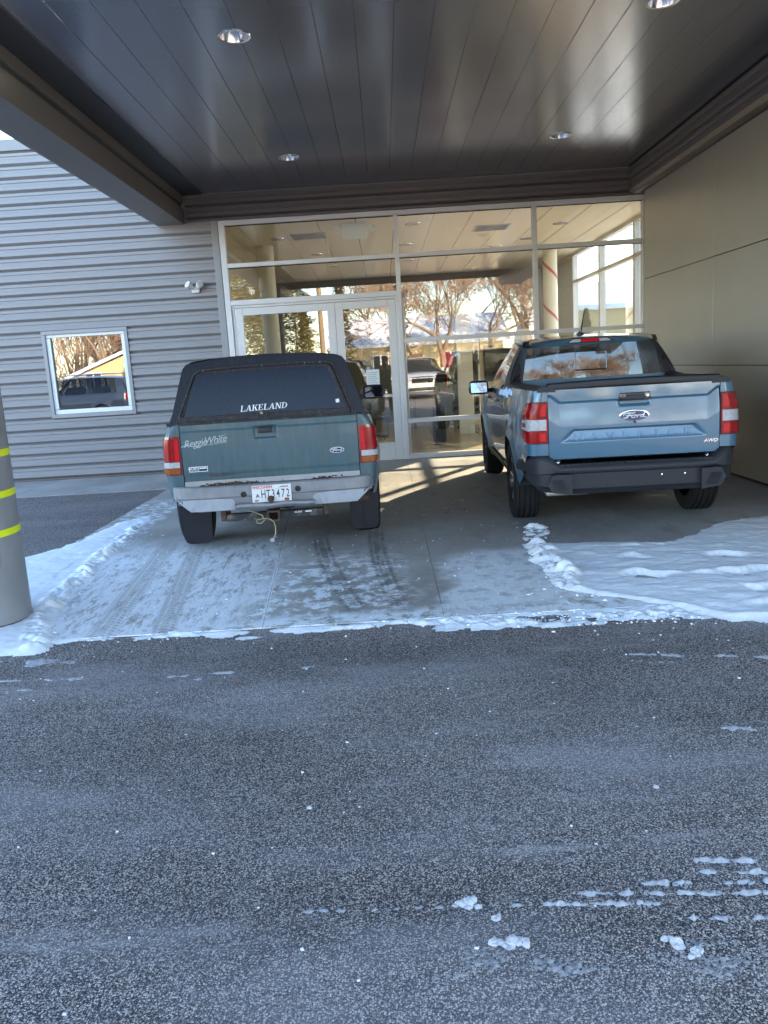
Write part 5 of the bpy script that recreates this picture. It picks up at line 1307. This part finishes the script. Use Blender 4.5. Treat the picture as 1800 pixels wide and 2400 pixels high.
    for s in (-1, 1):
        q = ruled((s*.748, .40, 1.19), (s*.748, 1.75, 1.19), (s*.672, .46, 1.43), (s*.672, 1.70, 1.43), 8, 4)
        w_ = MB().grid(q).build('cap_side_window', MATS['cap_glass'], cap, 40)
        MB().tube([(s*.750, .38, 1.17), (s*.750, 1.77, 1.17), (s*.668, 1.72, 1.45), (s*.668, .44, 1.45), (s*.750, .38, 1.17)], .012, 6).build('side_window_frame', MATS['rubber_trim'], w_)
        MB().rbox(min(s*.74, s*.80), max(s*.74, s*.80), .10, .16, 1.085, 1.108, .006).build('clamp', MATS['rubber_trim'], cap)
    # cab
    zr = lambda y: lerp_tab([(2.05, 1.55), (2.2, 1.585), (2.6, 1.60), (2.85, 1.575)], y)
    rows = [[(.60*u/8*(1 if y > 2.1 else .97), y, zr(y)-.055*abs(u/8)**3) for u in range(-8, 9)] for y in (2.03, 2.1, 2.25, 2.5, 2.7, 2.86)]
    MB().grid(rows).build('roof', pa, root, 40)
    MB().grid(ruled((-.72, 1.985, 1.085), (.72, 1.985, 1.085), (-.59, 2.03, 1.52), (.59, 2.03, 1.52), 8, 5, 0)).build('rear_window', MATS['privacy_glass'], root, 60)
    MB().box(-.76, .76, 1.985, 2.0, .5, 1.083).build('cab_back', pa, root)
    MB().grid(ruled((-.70, 3.32, 1.065), (.70, 3.32, 1.065), (-.58, 2.87, 1.54), (.58, 2.87, 1.54), 10, 5, .02, .04, (0, 1, .4))).build('windscreen', MATS['auto_glass'], root, 60)
    for s in (-1, 1):
        bl_ = lambda y: (s*(S.hw(y, lerp_tab(S.top, y))-.01), y, lerp_tab(S.top, y)-.002); rl = lambda y: (s*.60, y, zr(y)-.056)
        for nm, a, b, c, d, mt in (('pillar', 1.985, 2.17, 2.03, 2.17, 'teal_paint'), ('side_window', 2.172, 3.12, 2.172, 2.80, 'auto_glass'), ('pillar', 3.122, 3.32, 2.802, 2.88, 'teal_paint')):
            MB().grid(ruled(bl_(a), bl_(b), rl(c), rl(d), 4, 6, .02, 0, (s, 0, .2))).build(nm, MATS[mt], root, 50)
    hr = []
    for y in (3.25, 3.5, 3.8, 4.1, 4.4, 4.53):
        zz = lerp_tab(S.top, y); hx = S.hw(min(y, 4.38), zz)-.004
        hr.append([(hx*u/6, y, zz+.04*(1-(u/6)**2)) for u in range(-6, 7)])
    MB().grid(hr).build('hood', pa, root, 50)
    sb = MB().rbox(-.62, .62, 2.14, 2.28, .75, 1.25, .05).build('bench_seat', MATS['seat_fabric'], root, 50)
    MB().rbox(-.68, .68, 2.95, 3.25, .8, 1.05, .03).build('dashboard', MATS['seat_fabric'], root)
    MB().box(-.78, .78, .20, 4.4, .44, .52).build('underbody', MATS['gasket'], root)
    for xa in (-.50, .42): MB().box(xa, xa+.08, .2, 4.3, .38, .439).build('frame_rail', MATS['rust'], root)
    MB().tube([(-.8, .88, .37), (.8, .88, .37)], .045, 8).ico((.05, .88, .37), .14, 2, 0).build('axle', MATS['gasket'], root, 50); MB().tube([(-.8, 3.62, .37), (.8, 3.62, .37)], .04, 8).build('axle', MATS['gasket'], root, 50)
    MB().box(-.66, .66, .14, 1.97, .60, .64).build('bed_floor', MATS['gasket'], root)
    for s in (-1, 1): MB().rbox(s*.55-.18, s*.55+.18, 4.50, 4.62, .75, .90, .02).build('headlight', MATS['lens_white'], root, 40)
    MB().rbox(-.36, .36, 4.55, 4.64, .72, .92, .02).build('grille', MATS['gloss_black'], root)
    return root
old_pickup()

# ---------------------------------------------------------------- SUVs across the drive
def suv(name_label, loc, rz, paint, cat='car'):
    root = empty('parked_suv', loc, rz, name_label, cat)
    pa = MATS[paint]
    S = Shell(y0=.06, gx=0, rc=.18, L=4.6, rf=.20, flare=.03,
              plan=[(0, .82), (.6, .90), (2.3, .92), (4.0, .90), (4.6, .80)], prof=[(.25, -.08), (.45, -.01), (.8, 0), (1.0, -.03), (1.12, -.07)],
              arches=[(.95, .38, .35), (3.75, .38, .35)], bot=[(0, .40), (.5, .35), (4.2, .35), (4.6, .32)],
              top=[(0, 1.10), (2.5, 1.07), (3.4, 1.04), (4.2, .98), (4.6, .86)])
    for s in (-1, 1):
        S.strip(MB(), S.rear()+S.corner()+S.side(.25, 1.35), s).build('rear_quarter', pa, root, 35); S.strip(MB(), S.side(1.356, 2.32), s).build('rear_door', pa, root, 35)
        S.strip(MB(), S.side(2.326, 3.28), s).build('front_door', pa, root, 35); S.strip(MB(), S.side(3.286, 4.4), s).build('front_fender', pa, root, 35)
        S.strip(MB(), [('s', 4.4)]+S.front(), s, nz=8).build('front_fascia', pa, root, 35)
        [arch_liner(MB(), S, s, .30, q).build('wheel_liner', MATS['gasket'], root) for q in (0, 1)]; S.strip(MB(), S.side(1.3, 3.4, .2), s, out=-.012).build('door_backing', MATS['gasket'], root)
        S.strip(MB(), S.side(1.32, 3.38, .2), s, lambda y: .26, lambda y: .37, 3, .01).build('sill', MATS['moulded_black'], root)
        for y in (.95, 3.75): make_wheel(root, s*.80, y, .345, .22, s, 'alloy')
        bl_ = lambda y: (s*(S.hw(y, lerp_tab(S.top, y))-.01), y, lerp_tab(S.top, y)-.002)
        zr = lambda y: lerp_tab([(.25, 1.60), (.9, 1.66), (1.8, 1.68), (2.5, 1.64)], y)
        rl = lambda y: (s*.64, y, zr(y)-.05)
        for nm, a, b, c, d, mt in (('pillar', .10, .42, .27, .50, paint), ('side_window', .422, 1.30, .502, 1.28, 'privacy_glass'), ('pillar', 1.302, 1.40, 1.282, 1.38, 'gloss_black'), ('side_window', 1.402, 2.25, 1.382, 2.2, 'privacy_glass'),
                                   ('pillar', 2.252, 2.34, 2.202, 2.28, 'gloss_black'), ('side_window', 2.342, 3.12, 2.282, 2.50, 'auto_glass'), ('pillar', 3.122, 3.35, 2.502, 2.62, paint)):
            MB().grid(ruled(bl_(a), bl_(b), rl(c), rl(d), 4, 6, .02, 0, (s, 0, .2))).build(nm, MATS[mt], root, 50)
        MB().tube([(s*.60, .5, 1.70), (s*.60, .7, 1.725), (s*.60, 2.1, 1.73), (s*.60, 2.3, 1.70)], .018, 6).build('roof_rail', MATS['chrome'], root, 50)
        mr = MB().rbox(s*.99-.11, s*.99+.11, 2.86, 2.96, 1.06, 1.20, .035).build('door_mirror', pa, root, 40); MB().tube([(s*.84, 2.95, 1.09), (s*.92, 2.92, 1.1)], .025, 6).build('mirror_arm', MATS['moulded_black'], mr)
        hl = MB().add([(s*.40, 4.64, .80), (s*.72, 4.56, .80), (s*.76, 4.42, .90), (s*.42, 4.62, .88)], [(0, 1, 2, 3)]).rbox(min(s*.44, s*.72), max(s*.44, s*.72), 4.50, 4.66, .76, .87, .02).build('headlight', MATS['lens_white'], root, 40)
        MB().rbox(min(s*.60, s*.80), max(s*.60, s*.80), .03, .15, .85, 1.05, .02).build('tail_lamp', MATS['lens_red'], root, 40)
    zr = lambda y: lerp_tab([(.25, 1.60), (.9, 1.66), (1.8, 1.68), (2.5, 1.64)], y)
    MB().grid([[(.64*u/6, y, zr(y)-.05*abs(u/6)**3) for u in range(-6, 7)] for y in (.25, .5, .9, 1.4, 1.8, 2.2, 2.6)]).build('roof', pa, root, 40)
    MB().grid(ruled((-.74, 3.33, 1.045), (.74, 3.33, 1.045), (-.62, 2.61, 1.58), (.62, 2.61, 1.58), 10, 5, .02, .05, (0, 1, .4))).build('windscreen', MATS['auto_glass'], root, 60)
    MB().grid(ruled((-.72, .06, 1.10), (.72, .06, 1.10), (-.60, .26, 1.56), (.60, .26, 1.56), 8, 5)).build('rear_window', MATS['privacy_glass'], root, 60)
    hr = []
    for y in (3.25, 3.5, 3.8, 4.1, 4.4, 4.58):
        zz = lerp_tab(S.top, y); hx = S.hw(min(y, 4.38), zz)-.004
        hr.append([(hx*u/6, y, zz+.04*(1-(u/6)**2)) for u in range(-6, 7)])
    MB().grid(hr).build('hood', pa, root, 50)
    MB().rbox(-.42, .42, 4.55, 4.68, .66, .84, .03).build('grille', MATS['gloss_black'], root, 40)
    for i in range(3): MB().box(-.40, .40, 4.68, 4.69, .69+i*.05, .71+i*.05).build('grille_bar', MATS['chrome'], root)
    MB().rbox(-.55, .55, 4.56, 4.67, .34, .48, .03).build('lower_intake', MATS['moulded_black'], root, 40); MB().box(-.15, .15, 4.672, 4.68, .53, .62).build('front_plate', MATS['plate_white'], root)
    MB().box(-.78, .78, .3, 4.4, .30, .5).build('underbody', MATS['gasket'], root)
    MB().rbox(-.65, .65, 1.15, 1.35, .5, 1.30, .06).build('rear_seat', MATS['seat_fabric'], root, 50); MB().rbox(-.65, .65, 2.05, 2.25, .5, 1.32, .06).build('front_seat', MATS['seat_fabric'], root, 50)
    return root
suv('white sport utility car facing us, mirrored in the centre pane', (1.5, -12.2, 0), R(0), 'white_paint', 'car')
suv('dark blue-grey sport utility car mirrored in the small square window', (-8.6, -3.2, 0), R(92), 'navy_paint', 'car')
P('clump_snow', (.62, .62, .64), .7, vary=.25, vscale=50, bump=.8, bscale=120)
P('old_snow', (.46, .455, .47), .6, vary=.25, vscale=60, bump=.4, bscale=150)
# ================================================================= SNOW
def vnoise(x, y, seed):
    xi = np.floor(x).astype(np.int64); yi = np.floor(y).astype(np.int64); xf = x-xi; yf = y-yi
    def h(a, b):
        n = (a*374761393+b*668265263+seed*1442695041) & 0x7fffffff
        n = (n ^ (n >> 13))*1274126177 & 0x7fffffff
        return ((n ^ (n >> 16)) & 0xffff)/65535.0
    u = xf*xf*(3-2*xf); v = yf*yf*(3-2*yf)
    return (h(xi, yi)*(1-u)+h(xi+1, yi)*u)*(1-v)+(h(xi, yi+1)*(1-u)+h(xi+1, yi+1)*u)*v
def fbm(x, y, seed, oct_=5, g=.5):
    s = 0; a = 1; t = 0
    for o in range(oct_): s = s+a*vnoise(x*2**o, y*2**o, seed+o); t += a; a *= g
    return s/t
def sdist(x, y, poly):
    """signed distance to a polygon, positive inside"""
    d = np.full(x.shape, 1e9); ins = np.zeros(x.shape, bool)
    n = len(poly)
    for i in range(n):
        ax, ay = poly[i]; bx, by = poly[(i+1) % n]
        ex, ey = bx-ax, by-ay; t = np.clip(((x-ax)*ex+(y-ay)*ey)/(ex*ex+ey*ey), 0, 1)
        d = np.minimum(d, np.hypot(x-ax-t*ex, y-ay-t*ey))
        c = ((ay > y) != (by > y)) & (x < (bx-ax)*(y-ay)/((by-ay) if by != ay else 1e-9)+ax); ins ^= c
    return np.where(ins, d, -d)
def ldist(x, y, line):
    d = np.full(x.shape, 1e9)
    for (ax, ay), (bx, by) in zip(line, line[1:]):
        ex, ey = bx-ax, by-ay; t = np.clip(((x-ax)*ex+(y-ay)*ey)/(ex*ex+ey*ey), 0, 1)
        d = np.minimum(d, np.hypot(x-ax-t*ex, y-ay-t*ey))
    return d
def field(name, x0, x1, y0, y1, st, hfun, label, cut=-.004, base=.0085, mat='snow'):
    X, Y = np.meshgrid(np.arange(x0, x1, st), np.arange(y0, y1, st)); Hh = hfun(X, Y)
    ny, nx = X.shape; keep = Hh > cut
    q = keep[:-1, :-1] | keep[1:, :-1] | keep[:-1, 1:] | keep[1:, 1:]
    idx = np.arange(nx*ny).reshape(ny, nx)
    f = np.stack([idx[:-1, :-1][q], idx[:-1, 1:][q], idx[1:, 1:][q], idx[1:, :-1][q]], 1)
    used = np.unique(f); rm = np.full(nx*ny, -1); rm[used] = np.arange(len(used)); f = rm[f]
    v = np.stack([X.ravel(), Y.ravel(), (Hh+base).ravel()], 1)[used]; v[:, 2] = np.maximum(v[:, 2], -.02)
    me = bpy.data.meshes.new(name); me.from_pydata(v.tolist(), [], f.tolist()); me.polygons.foreach_set('use_smooth', [True]*len(f)); me.materials.append(MATS[mat])
    o = bpy.data.objects.new(name, me); link(o); tag(o, label, 'snow', kind='stuff'); return o
def worley(x, y, seed):
    """rounded chunks: height of the tallest of the jittered domes above each point"""
    xi = np.floor(x).astype(np.int64); yi = np.floor(y).astype(np.int64); best = np.zeros(x.shape)
    def h(a, b, k):
        n = (a*374761393+b*668265263+(seed*7+k)*1442695041) & 0x7fffffff
        n = (n ^ (n >> 13))*1274126177 & 0x7fffffff
        return ((n ^ (n >> 16)) & 0xffff)/65535.0
    for dx in (-1, 0, 1):
        for dy in (-1, 0, 1):
            a, b = xi+dx, yi+dy
            cx, cy = a+h(a, b, 1), b+h(a, b, 2); r = .25+.65*h(a, b, 3)**1.5
            ex, ey = (x-cx), (y-cy); t = h(a, b, 4)*3.14; q = .7+.7*h(a, b, 5)
            u, v = (ex*np.cos(t)+ey*np.sin(t))*q, (-ex*np.sin(t)+ey*np.cos(t))/q
            best = np.maximum(best, np.sqrt(np.maximum(0, r*r-u*u-v*v))*(.7+.6*h(a, b, 6)))
    return best
def chunks(x, y, env, seed, size=.085):
    wx = x+(fbm(x*30, y*30, seed+3)-.5)*.035; wy = y+(fbm(x*30, y*30, seed+9)-.5)*.035
    a = worley(wx/size, wy/size, seed)*size; b = worley(wx/(size*.5), wy/(size*.5), seed+1)*size*.5; c = worley(wx/(size*.24), wy/(size*.24), seed+2)*size*.24
    return env*(np.maximum(np.maximum(a*.75, b*.8), c*.9)+(fbm(x*45, y*45, seed+5)-.5)*.012)
LP = [(-6.0, 4.1), (-2.05, 4.30), (-2.18, 4.6), (-2.30, 5.2), (-2.42, 6.2), (-2.50, 7.2), (-2.60, 8.3), (-2.68, 8.7), (-2.80, 8.4), (-2.95, 7.75), (-2.98, 7.45), (-3.14, 7.1), (-3.27, 6.85), (-3.6, 6.5), (-6, 5.2)]
RL = [(-2.08, 4.38), (-2.30, 4.95), (-2.37, 5.5), (-2.46, 6.43), (-2.54, 7.53), (-2.61, 8.5)]
def h_left(x, y):
    w1 = (fbm(x*2.2, y*2.2, 3)-.5)*.34; d = sdist(x, y, LP)+w1*.8
    h = np.clip(d/.10, -1, 1)*.014+(fbm(x*9, y*9, 8)-.5)*.014
    h += np.where(d > 0, .012*np.clip(d/.5, 0, 1), 0)
    lane = .75*(fbm(x*3, y*3, 21)-.5)*.02*(d < .25)
    r = ldist(x, y, RL)+(fbm(x*12, y*12, 17)-.5)*.05
    env = np.clip(1.25-r/.085, 0, 1)*np.clip((8.9-y)/1.6, .3, 1)*np.clip(fbm(x*3, y*3, 52)*2.2-.35, .25, 1)
    h = h+lane+chunks(x, y, env, 40, .08)*1.15
    return h
field('snow_strip', -4.4, -1.9, 4.0, 9.2, .012, h_left, 'trodden snow strip with a lumpy ridge beside the grey column')
RP = [(1.02, 6.2), (1.30, 6.22), (1.7, 6.12), (2.14, 6.08), (2.45, 6.33), (2.75, 6.62), (3.15, 6.72), (3.9, 6.72), (3.9, 3.6), (2.6, 3.95), (2.0, 4.16), (1.80, 4.19), (1.51, 4.50), (1.20, 4.74), (1.05, 5.0)]
R2 = [(1.22, 6.80), (1.15, 6.4), (1.10, 5.8), (1.12, 5.33), (1.09, 4.93), (1.10, 4.72)]
def h_right(x, y):
    d = sdist(x, y, RP)+(fbm(x*3, y*3, 5)-.5)*.13
    h = np.clip(d/.08, -1, 1)*.012+(fbm(x*5, y*9, 9, 6, .6)-.5)*.024+np.where(d > 0, .010*np.clip(d/.4, 0, 1), 0)
    # boot and tyre ruts running across
    for (ya, yb, k, amp, x0, x1) in ((5.55, 5.50, .05, .022, 1.5, 2.6), (5.05, 4.98, .05, .026, 1.4, 3.6), (4.78, 4.66, .045, .026, 1.5, 3.8), (4.45, 4.25, .06, .018, 1.5, 3.8), (5.82, 5.9, .04, .015, 1.6, 2.3)):
        yc = ya+(yb-ya)*(x-1.2)/2+(fbm(x*3.2, x*0+ya*7, 12, 6, .6)-.5)*.34
        m = np.clip((x-x0)/.2, 0, 1)*np.clip((x1-x)/.2, 0, 1)*np.clip((fbm(x*3, y*2.5, 44)-.40)/.12, 0, 1)*.8; k = k*(.6+.9*fbm(x*2.5, y*0+ya, 71))
        h -= amp*m*np.exp(-((y-yc)/k)**2)*(d > 0); h += amp*.75*m*np.exp(-((y-yc-k*1.5)/(k*.7))**2)*(d > 0)
    r = ldist(x, y, R2)+(fbm(x*10, y*10, 15)-.5)*.10
    env = np.clip(1.3-r/.10, 0, 1)*np.clip(fbm(x*3, y*3, 57)*2.4-.4, .2, 1)*np.clip((y-4.6)/.5, .3, 1)
    h += chunks(x, y, env, 90, .10)*1.1
    lip = np.exp(-((d-.03)/.035)**2)*.014*(y < 4.9); return h+lip
field('snow_field', .80, 3.865, 3.5, 7.0, .0115, h_right, 'trodden snow patch behind the blue truck with ruts and a lumpy edge')
def h_edge(x, y):
    d = .020-np.abs(y-4.455-.02*np.sin(x*2.1))+(fbm(x*5, y*5, 61)-.5)*.15
    lump = fbm(x*14, y*14, 66)
    e2 = np.clip(fbm(x*2.3, y*6, 73)*3.2-1.75+np.clip((x-.2)/2, -.1, .35), 0, 1)*np.clip(1.2-np.abs(y-4.40+.04*(x > .4))/.13, 0, 1)
    return np.maximum(np.clip(d/.05, -1, 1)*.010+(lump-.5)*.018-.003, chunks(x, y, e2, 120, .07)-.006)
field('slush_line', -2.3, 1.9, 4.15, 4.75, .0085, h_edge, 'thin line of slush where the concrete meets the asphalt')
# crumbs and lumps (too many to count)
cr = MB(); rg = random.Random(12)
def lump(x, y, r, sub=1, sq=.75): cr.ico((x, y, .008+r*sq*.30), r, 2 if r > .02 else sub, .16 if r > .02 else .34, (rg.uniform(.7, 1.4), rg.uniform(.7, 1.4), sq*rg.uniform(.6, 1.15)), rg)
def along(line, n, sp, r0, r1, p=2.2):
    for i in range(n):
        k = rg.randrange(len(line)-1); t = rg.random(); a, b = line[k], line[k+1]
        lump(a[0]+(b[0]-a[0])*t+rg.gauss(0, sp), a[1]+(b[1]-a[1])*t+rg.gauss(0, sp), r0+(r1-r0)*rg.random()**p)
along(RL[:5], 260, .07, .003, .012); along(RL[3:], 50, .05, .003, .012)
along(R2, 240, .10, .003, .016, 2.5)
along([(-2.2, 4.42), (1.3, 4.45)], 150, .05, .002, .010); along([(.3, 4.40), (1.7, 4.22)], 300, .09, .002, .010, 3); along([(1.5, 4.3), (3.0, 3.8)], 130, .06, .002, .012, 3)
ROWS = [(.78, 2.127, 1.15, 2.09, 1.0), (.80, 2.072, 1.15, 2.04, .9), (.60, 2.035, 1.15, 2.0, .95), (.42, 2.005, 1.1, 1.955, .85), (.30, 1.97, .60, 1.95, .7), (.81, 1.926, 1.1, 1.905, 1.0), (.66, 1.885, 1.1, 1.86, .8), (-.35, 1.99, .35, 1.965, .35)]
def h_rows(x, y):
    h = np.full(x.shape, -.02)
    for i, (xa, ya, xb, yb, k) in enumerate(ROWS):
        yc = ya+(yb-ya)*(x-xa)/(xb-xa); m = np.clip((x-xa)/.05, 0, 1)*np.clip((xb+.1-x)/.05, 0, 1)
        e = np.exp(-((y-yc)/.0105)**2)*m*k*np.clip(fbm(x*24, y*0+i, 80+i)*3-.6, 0, 1)
        h = np.maximum(h, chunks(x, y, np.clip(e*1.4, 0, 1), 200+i, .024)*.8+e*.004-.0048+(fbm(x*75, y*120, 85, 4, .7)-.5)*.010)
    return h
field('pressed_snow_rows', -.35, 1.2, 1.82, 2.16, .0042, h_rows, 'broken rows of snow pressed by tyres across the near asphalt', -.001, .0, 'old_snow')
FAR = [(1.08, 3.78, 1.9, 3.60, 1.0), (1.05, 3.70, 1.35, 3.62, .8), (1.19, 2.934, 1.6, 2.90, .9), (-2.2, 3.90, -1.5, 3.845, .9), (-1.27, 3.81, -.39, 3.85, .9), (-1.2, 3.76, -.6, 3.79, .7), (-2.1, 4.15, -1.5, 4.05, 1.1), (-2.3, 3.72, -1.8, 3.75, .7), (.2, 3.9, 1.0, 3.86, .35)]
def h_far(x, y):
    h = np.full(x.shape, -.02)
    for i, (xa, ya, xb, yb, k) in enumerate(FAR):
        yc = ya+(yb-ya)*(x-xa)/(xb-xa); m = np.clip((x-xa)/.08, 0, 1)*np.clip((xb-x)/.08, 0, 1)
        e = np.exp(-((y-yc)/(.028 if i != 6 else .07))**2)*m*k*np.clip(fbm(x*9, y*4+i, 180+i)*3-.8, 0, 1)
        h = np.maximum(h, e*.012-.0072+(fbm(x*38, y*75, 185, 5, .7)-.5)*.021)
    return h
field('far_snow_streaks', -2.35, 2.0, 2.85, 4.25, .009, h_far, 'thin broken snow streaks across the asphalt in front of the concrete', -.001, .0, 'old_snow')
for i in range(150):
    cr.ico((rg.uniform(-2.2, 2.3), rg.uniform(1.3, 4.3)**1.0, .001), rg.uniform(.002, .006), 1, .3, (1.2, 1, .6), rg)
for i in range(220):
    cr.ico((rg.uniform(-2.4, 1.3), rg.uniform(4.6, 8.5), .014), rg.uniform(.002, .007), 1, .3, (1.2, 1, .5), rg)
tag(cr.build('snow_crumbs', MATS['snow'], None, 80), 'scattered snow crumbs and lumps along the ridges and on the asphalt', 'snow', kind='stuff')
# larger clumps, one by one
def clump(x, y, parts, label):
    m = MB()
    for dx, dy, r, sq in parts:
        for q in range(4): m.ico((dx+rg.gauss(0, r*.3), dy+rg.gauss(0, r*.3), r*sq*rg.uniform(.1, .5)), r*rg.uniform(.40, .8), 2, .24, (rg.uniform(.8, 1.4), rg.uniform(.8, 1.2), sq*rg.uniform(.7, 1.2)), rg)
    o = m.build('snow_clump', MATS['clump_snow'], None, 38); o.location = (x, y, .0); return tag(o, label, 'snow clump')
clump(.142, 1.985, [(-.012, 0, .020, .7), (.012, .004, .022, .8), (.03, -.012, .012, .6), (-.03, -.004, .012, .5), (.005, -.015, .012, .6)], 'white snow clump on the asphalt, farthest left of the near ones')
clump(.211, 1.918, [(0, 0, .013, .8), (.006, .010, .010, .8)], 'small snow lump just behind the long ragged clump on the asphalt')
clump(.233, 1.822, [(-.035, 0, .017, .7), (-.012, .003, .015, .6), (.018, .006, .020, .8), (.038, 0, .016, .7), (.0, -.01, .012, .5)], 'long ragged snow clump on the asphalt above the grey slush')
clump(.645, 1.79, [(0, 0, .020, .9), (-.008, .016, .012, .9), (.010, -.012, .014, .7)], 'pointed snow clump at the lower right of the asphalt')
clump(.683, 1.752, [(0, 0, .016, .8), (.014, .010, .013, .8), (-.014, -.006, .010, .7)], 'snow clump beside a grey smear at the lower right')
clump(.845, 2.53, [(0, 0, .010, .8), (.006, .004, .008, .7)], 'tiny snow lump alone on the asphalt at the right')
clump(-.345, 2.52, [(0, 0, .009, .8), (-.004, .005, .006, .7)], 'tiny snow lump alone on the asphalt at the left of the middle')
# grey slush smears
SM = [(.168, 1.775, .058, .030), (.345, 1.735, .085, .036), (.74, 1.72, .115, .052), (.08, 1.72, .05, .012), (.42, 1.72, .05, .014), (.70, 1.79, .05, .02)]
def h_smear(x, y):
    h = np.full(x.shape, -.02); n = (fbm(x*34, y*34, 300, 5, .6)-.5); n2 = fbm(x*120, y*120, 310)-.5
    for cx, cy, rx, ry in SM:
        d = 1-np.hypot((x-cx)/rx, (y-cy)/ry)+n*2.6
        h = np.maximum(h, np.clip(d, -1, .6)*.005+n2*.014-.002)
    return h
field('grey_slush', .0, .90, 1.64, 1.86, .0038, h_smear, 'grey translucent slush smears near the snow clumps on the asphalt', -.001, .0, 'slush')

# ================================================================= PHOTOGRAPHER (mirrored in the door)
def person():
    J = {'pelvis': (0, -.50, .93), 'belly': (0, -.50, 1.08), 'chest': (0, -.49, 1.28), 'neck': (0, -.47, 1.47), 'headb': (0, -.45, 1.56), 'headt': (0, -.44, 1.70)}
    V = []; E_ = []; Rr = []; ix = {}
    def v(n, p, r): ix[n] = len(V); V.append(p); Rr.append(r)
    def e(a, b): E_.append((ix[a], ix[b]))
    for n, r in (('pelvis', (.17, .13)), ('belly', (.17, .13)), ('chest', (.19, .13)), ('neck', (.065, .065)), ('headb', (.075, .085)), ('headt', (.075, .09))): v(n, J[n], r)
    for a, b in zip(list(J), list(J)[1:]): e(a, b)
    for s, t in ((-1, 'l'), (1, 'r')):
        v('sh'+t, (s*.20, -.49, 1.40), (.075, .075)); v('el'+t, (s*.27, -.42, 1.16), (.055, .055)); v('wr'+t, (s*.10, -.17, 1.36), (.038, .038)); v('pa'+t, (s*.075, -.10, 1.43), (.030, .036))
        e('chest', 'sh'+t); e('sh'+t, 'el'+t); e('el'+t, 'wr'+t); e('wr'+t, 'pa'+t)
        for k, (dz, ln) in enumerate(((.05, .060), (.028, .070), (.005, .066), (-.018, .052))):
            v('f%d'%k+t, (s*.083, -.055, 1.435+dz), (.010, .010)); v('g%d'%k+t, (s*.070, -.042, 1.438+dz), (.009, .009)); v('h%d'%k+t, (s*(.075-ln*.35), -.046, 1.44+dz), (.008, .008)); e('pa'+t, 'f%d'%k+t); e('f%d'%k+t, 'g%d'%k+t); e('g%d'%k+t, 'h%d'%k+t)
        v('th'+t, (s*.055, -.085, 1.475), (.012, .012)); v('ti'+t, (s*.035, -.080, 1.465), (.010, .010)); e('pa'+t, 'th'+t); e('th'+t, 'ti'+t)
        v('hp'+t, (s*.10, -.50, .86), (.11, .11)); v('kn'+t, (s*.12, -.48, .50), (.075, .075)); v('an'+t, (s*.13, -.50, .10), (.055, .06)); v('to'+t, (s*.15, -.33, .05), (.045, .04))
        e('pelvis', 'hp'+t); e('hp'+t, 'kn'+t); e('kn'+t, 'an'+t); e('an'+t, 'to'+t)
    me = bpy.data.meshes.new('person'); me.from_pydata(V, E_, []); o = bpy.data.objects.new('person', me); C.objects.link(o)
    md = o.modifiers.new('skin', 'SKIN'); md.use_smooth_shade = True
    for i, s in enumerate(me.skin_vertices[0].data): s.radius = Rr[i]; s.use_root = (i == 0)
    o.modifiers.new('sub', 'SUBSURF').levels = 1
    dg = bpy.context.evaluated_depsgraph_get(); nm = bpy.data.meshes.new_from_object(o.evaluated_get(dg)); bpy.data.objects.remove(o)
    nm.name = 'person'
    for k in ('jacket', 'trousers', 'shoe', 'skin'): nm.materials.append(MATS[k])
    zmin = min(v_.co.z for v_ in nm.vertices)
    for p in nm.polygons:
        c = p.center
        p.material_index = 3 if (c.z > 1.50 or (c.y > -.15 and c.z > 1.3)) else 0 if c.z > .86 else 1 if c.z > .11 else 2
    o = bpy.data.objects.new('person', nm); link(o); o.location = (0.02, -.02, -zmin+.001)
    tag(o, 'person in dark jacket and trousers holding up a phone, mirrored in the right door leaf', 'person')
    hr = MB(); hr.ico((0, -.455, 1.655), .105, 3, .02, (.93, 1.05, .98)); hm = hr.build('hair', MATS['hair'], o, 60)
    f = MB(); f.ico((0, -.345, 1.62), .014, 1, 0, (.8, 1.3, 1.2))
    for s in (-1, 1): f.ico((s*.085, -.44, 1.61), .02, 1, 0, (.5, 1, 1.4))
    f.build('nose_and_ears', MATS['skin'], o, 60)
    f2 = MB()
    for s in (-1, 1): f2.ico((s*.032, -.357, 1.645), .010, 1, 0)
    f2.build('eyes', MATS['hair'], o); MB().rbox(-.024, .024, -.36, -.35, 1.572, 1.580, .002).build('mouth', MATS['lens_deep'], o)
    ph = empty('phone', (0, -.062, 1.475), 0, 'dark phone held up by the mirrored person', 'phone')
    MB().rbox(-.036, .036, -.005, .004, -.078, .078, .003).build('case', MATS['gloss_black'], ph); MB().box(-.033, .033, -.0062, -.0052, -.072, .072).build('screen', MATS['screen'], ph)
    MB().lathe([(0, .0065), (.008, .006), (.009, .004)], 12, Matrix.Translation((.018, 0, .06)) @ Matrix.Rotation(R(-90), 4, 'X')).build('lens', MATS['screen'], ph)
person()
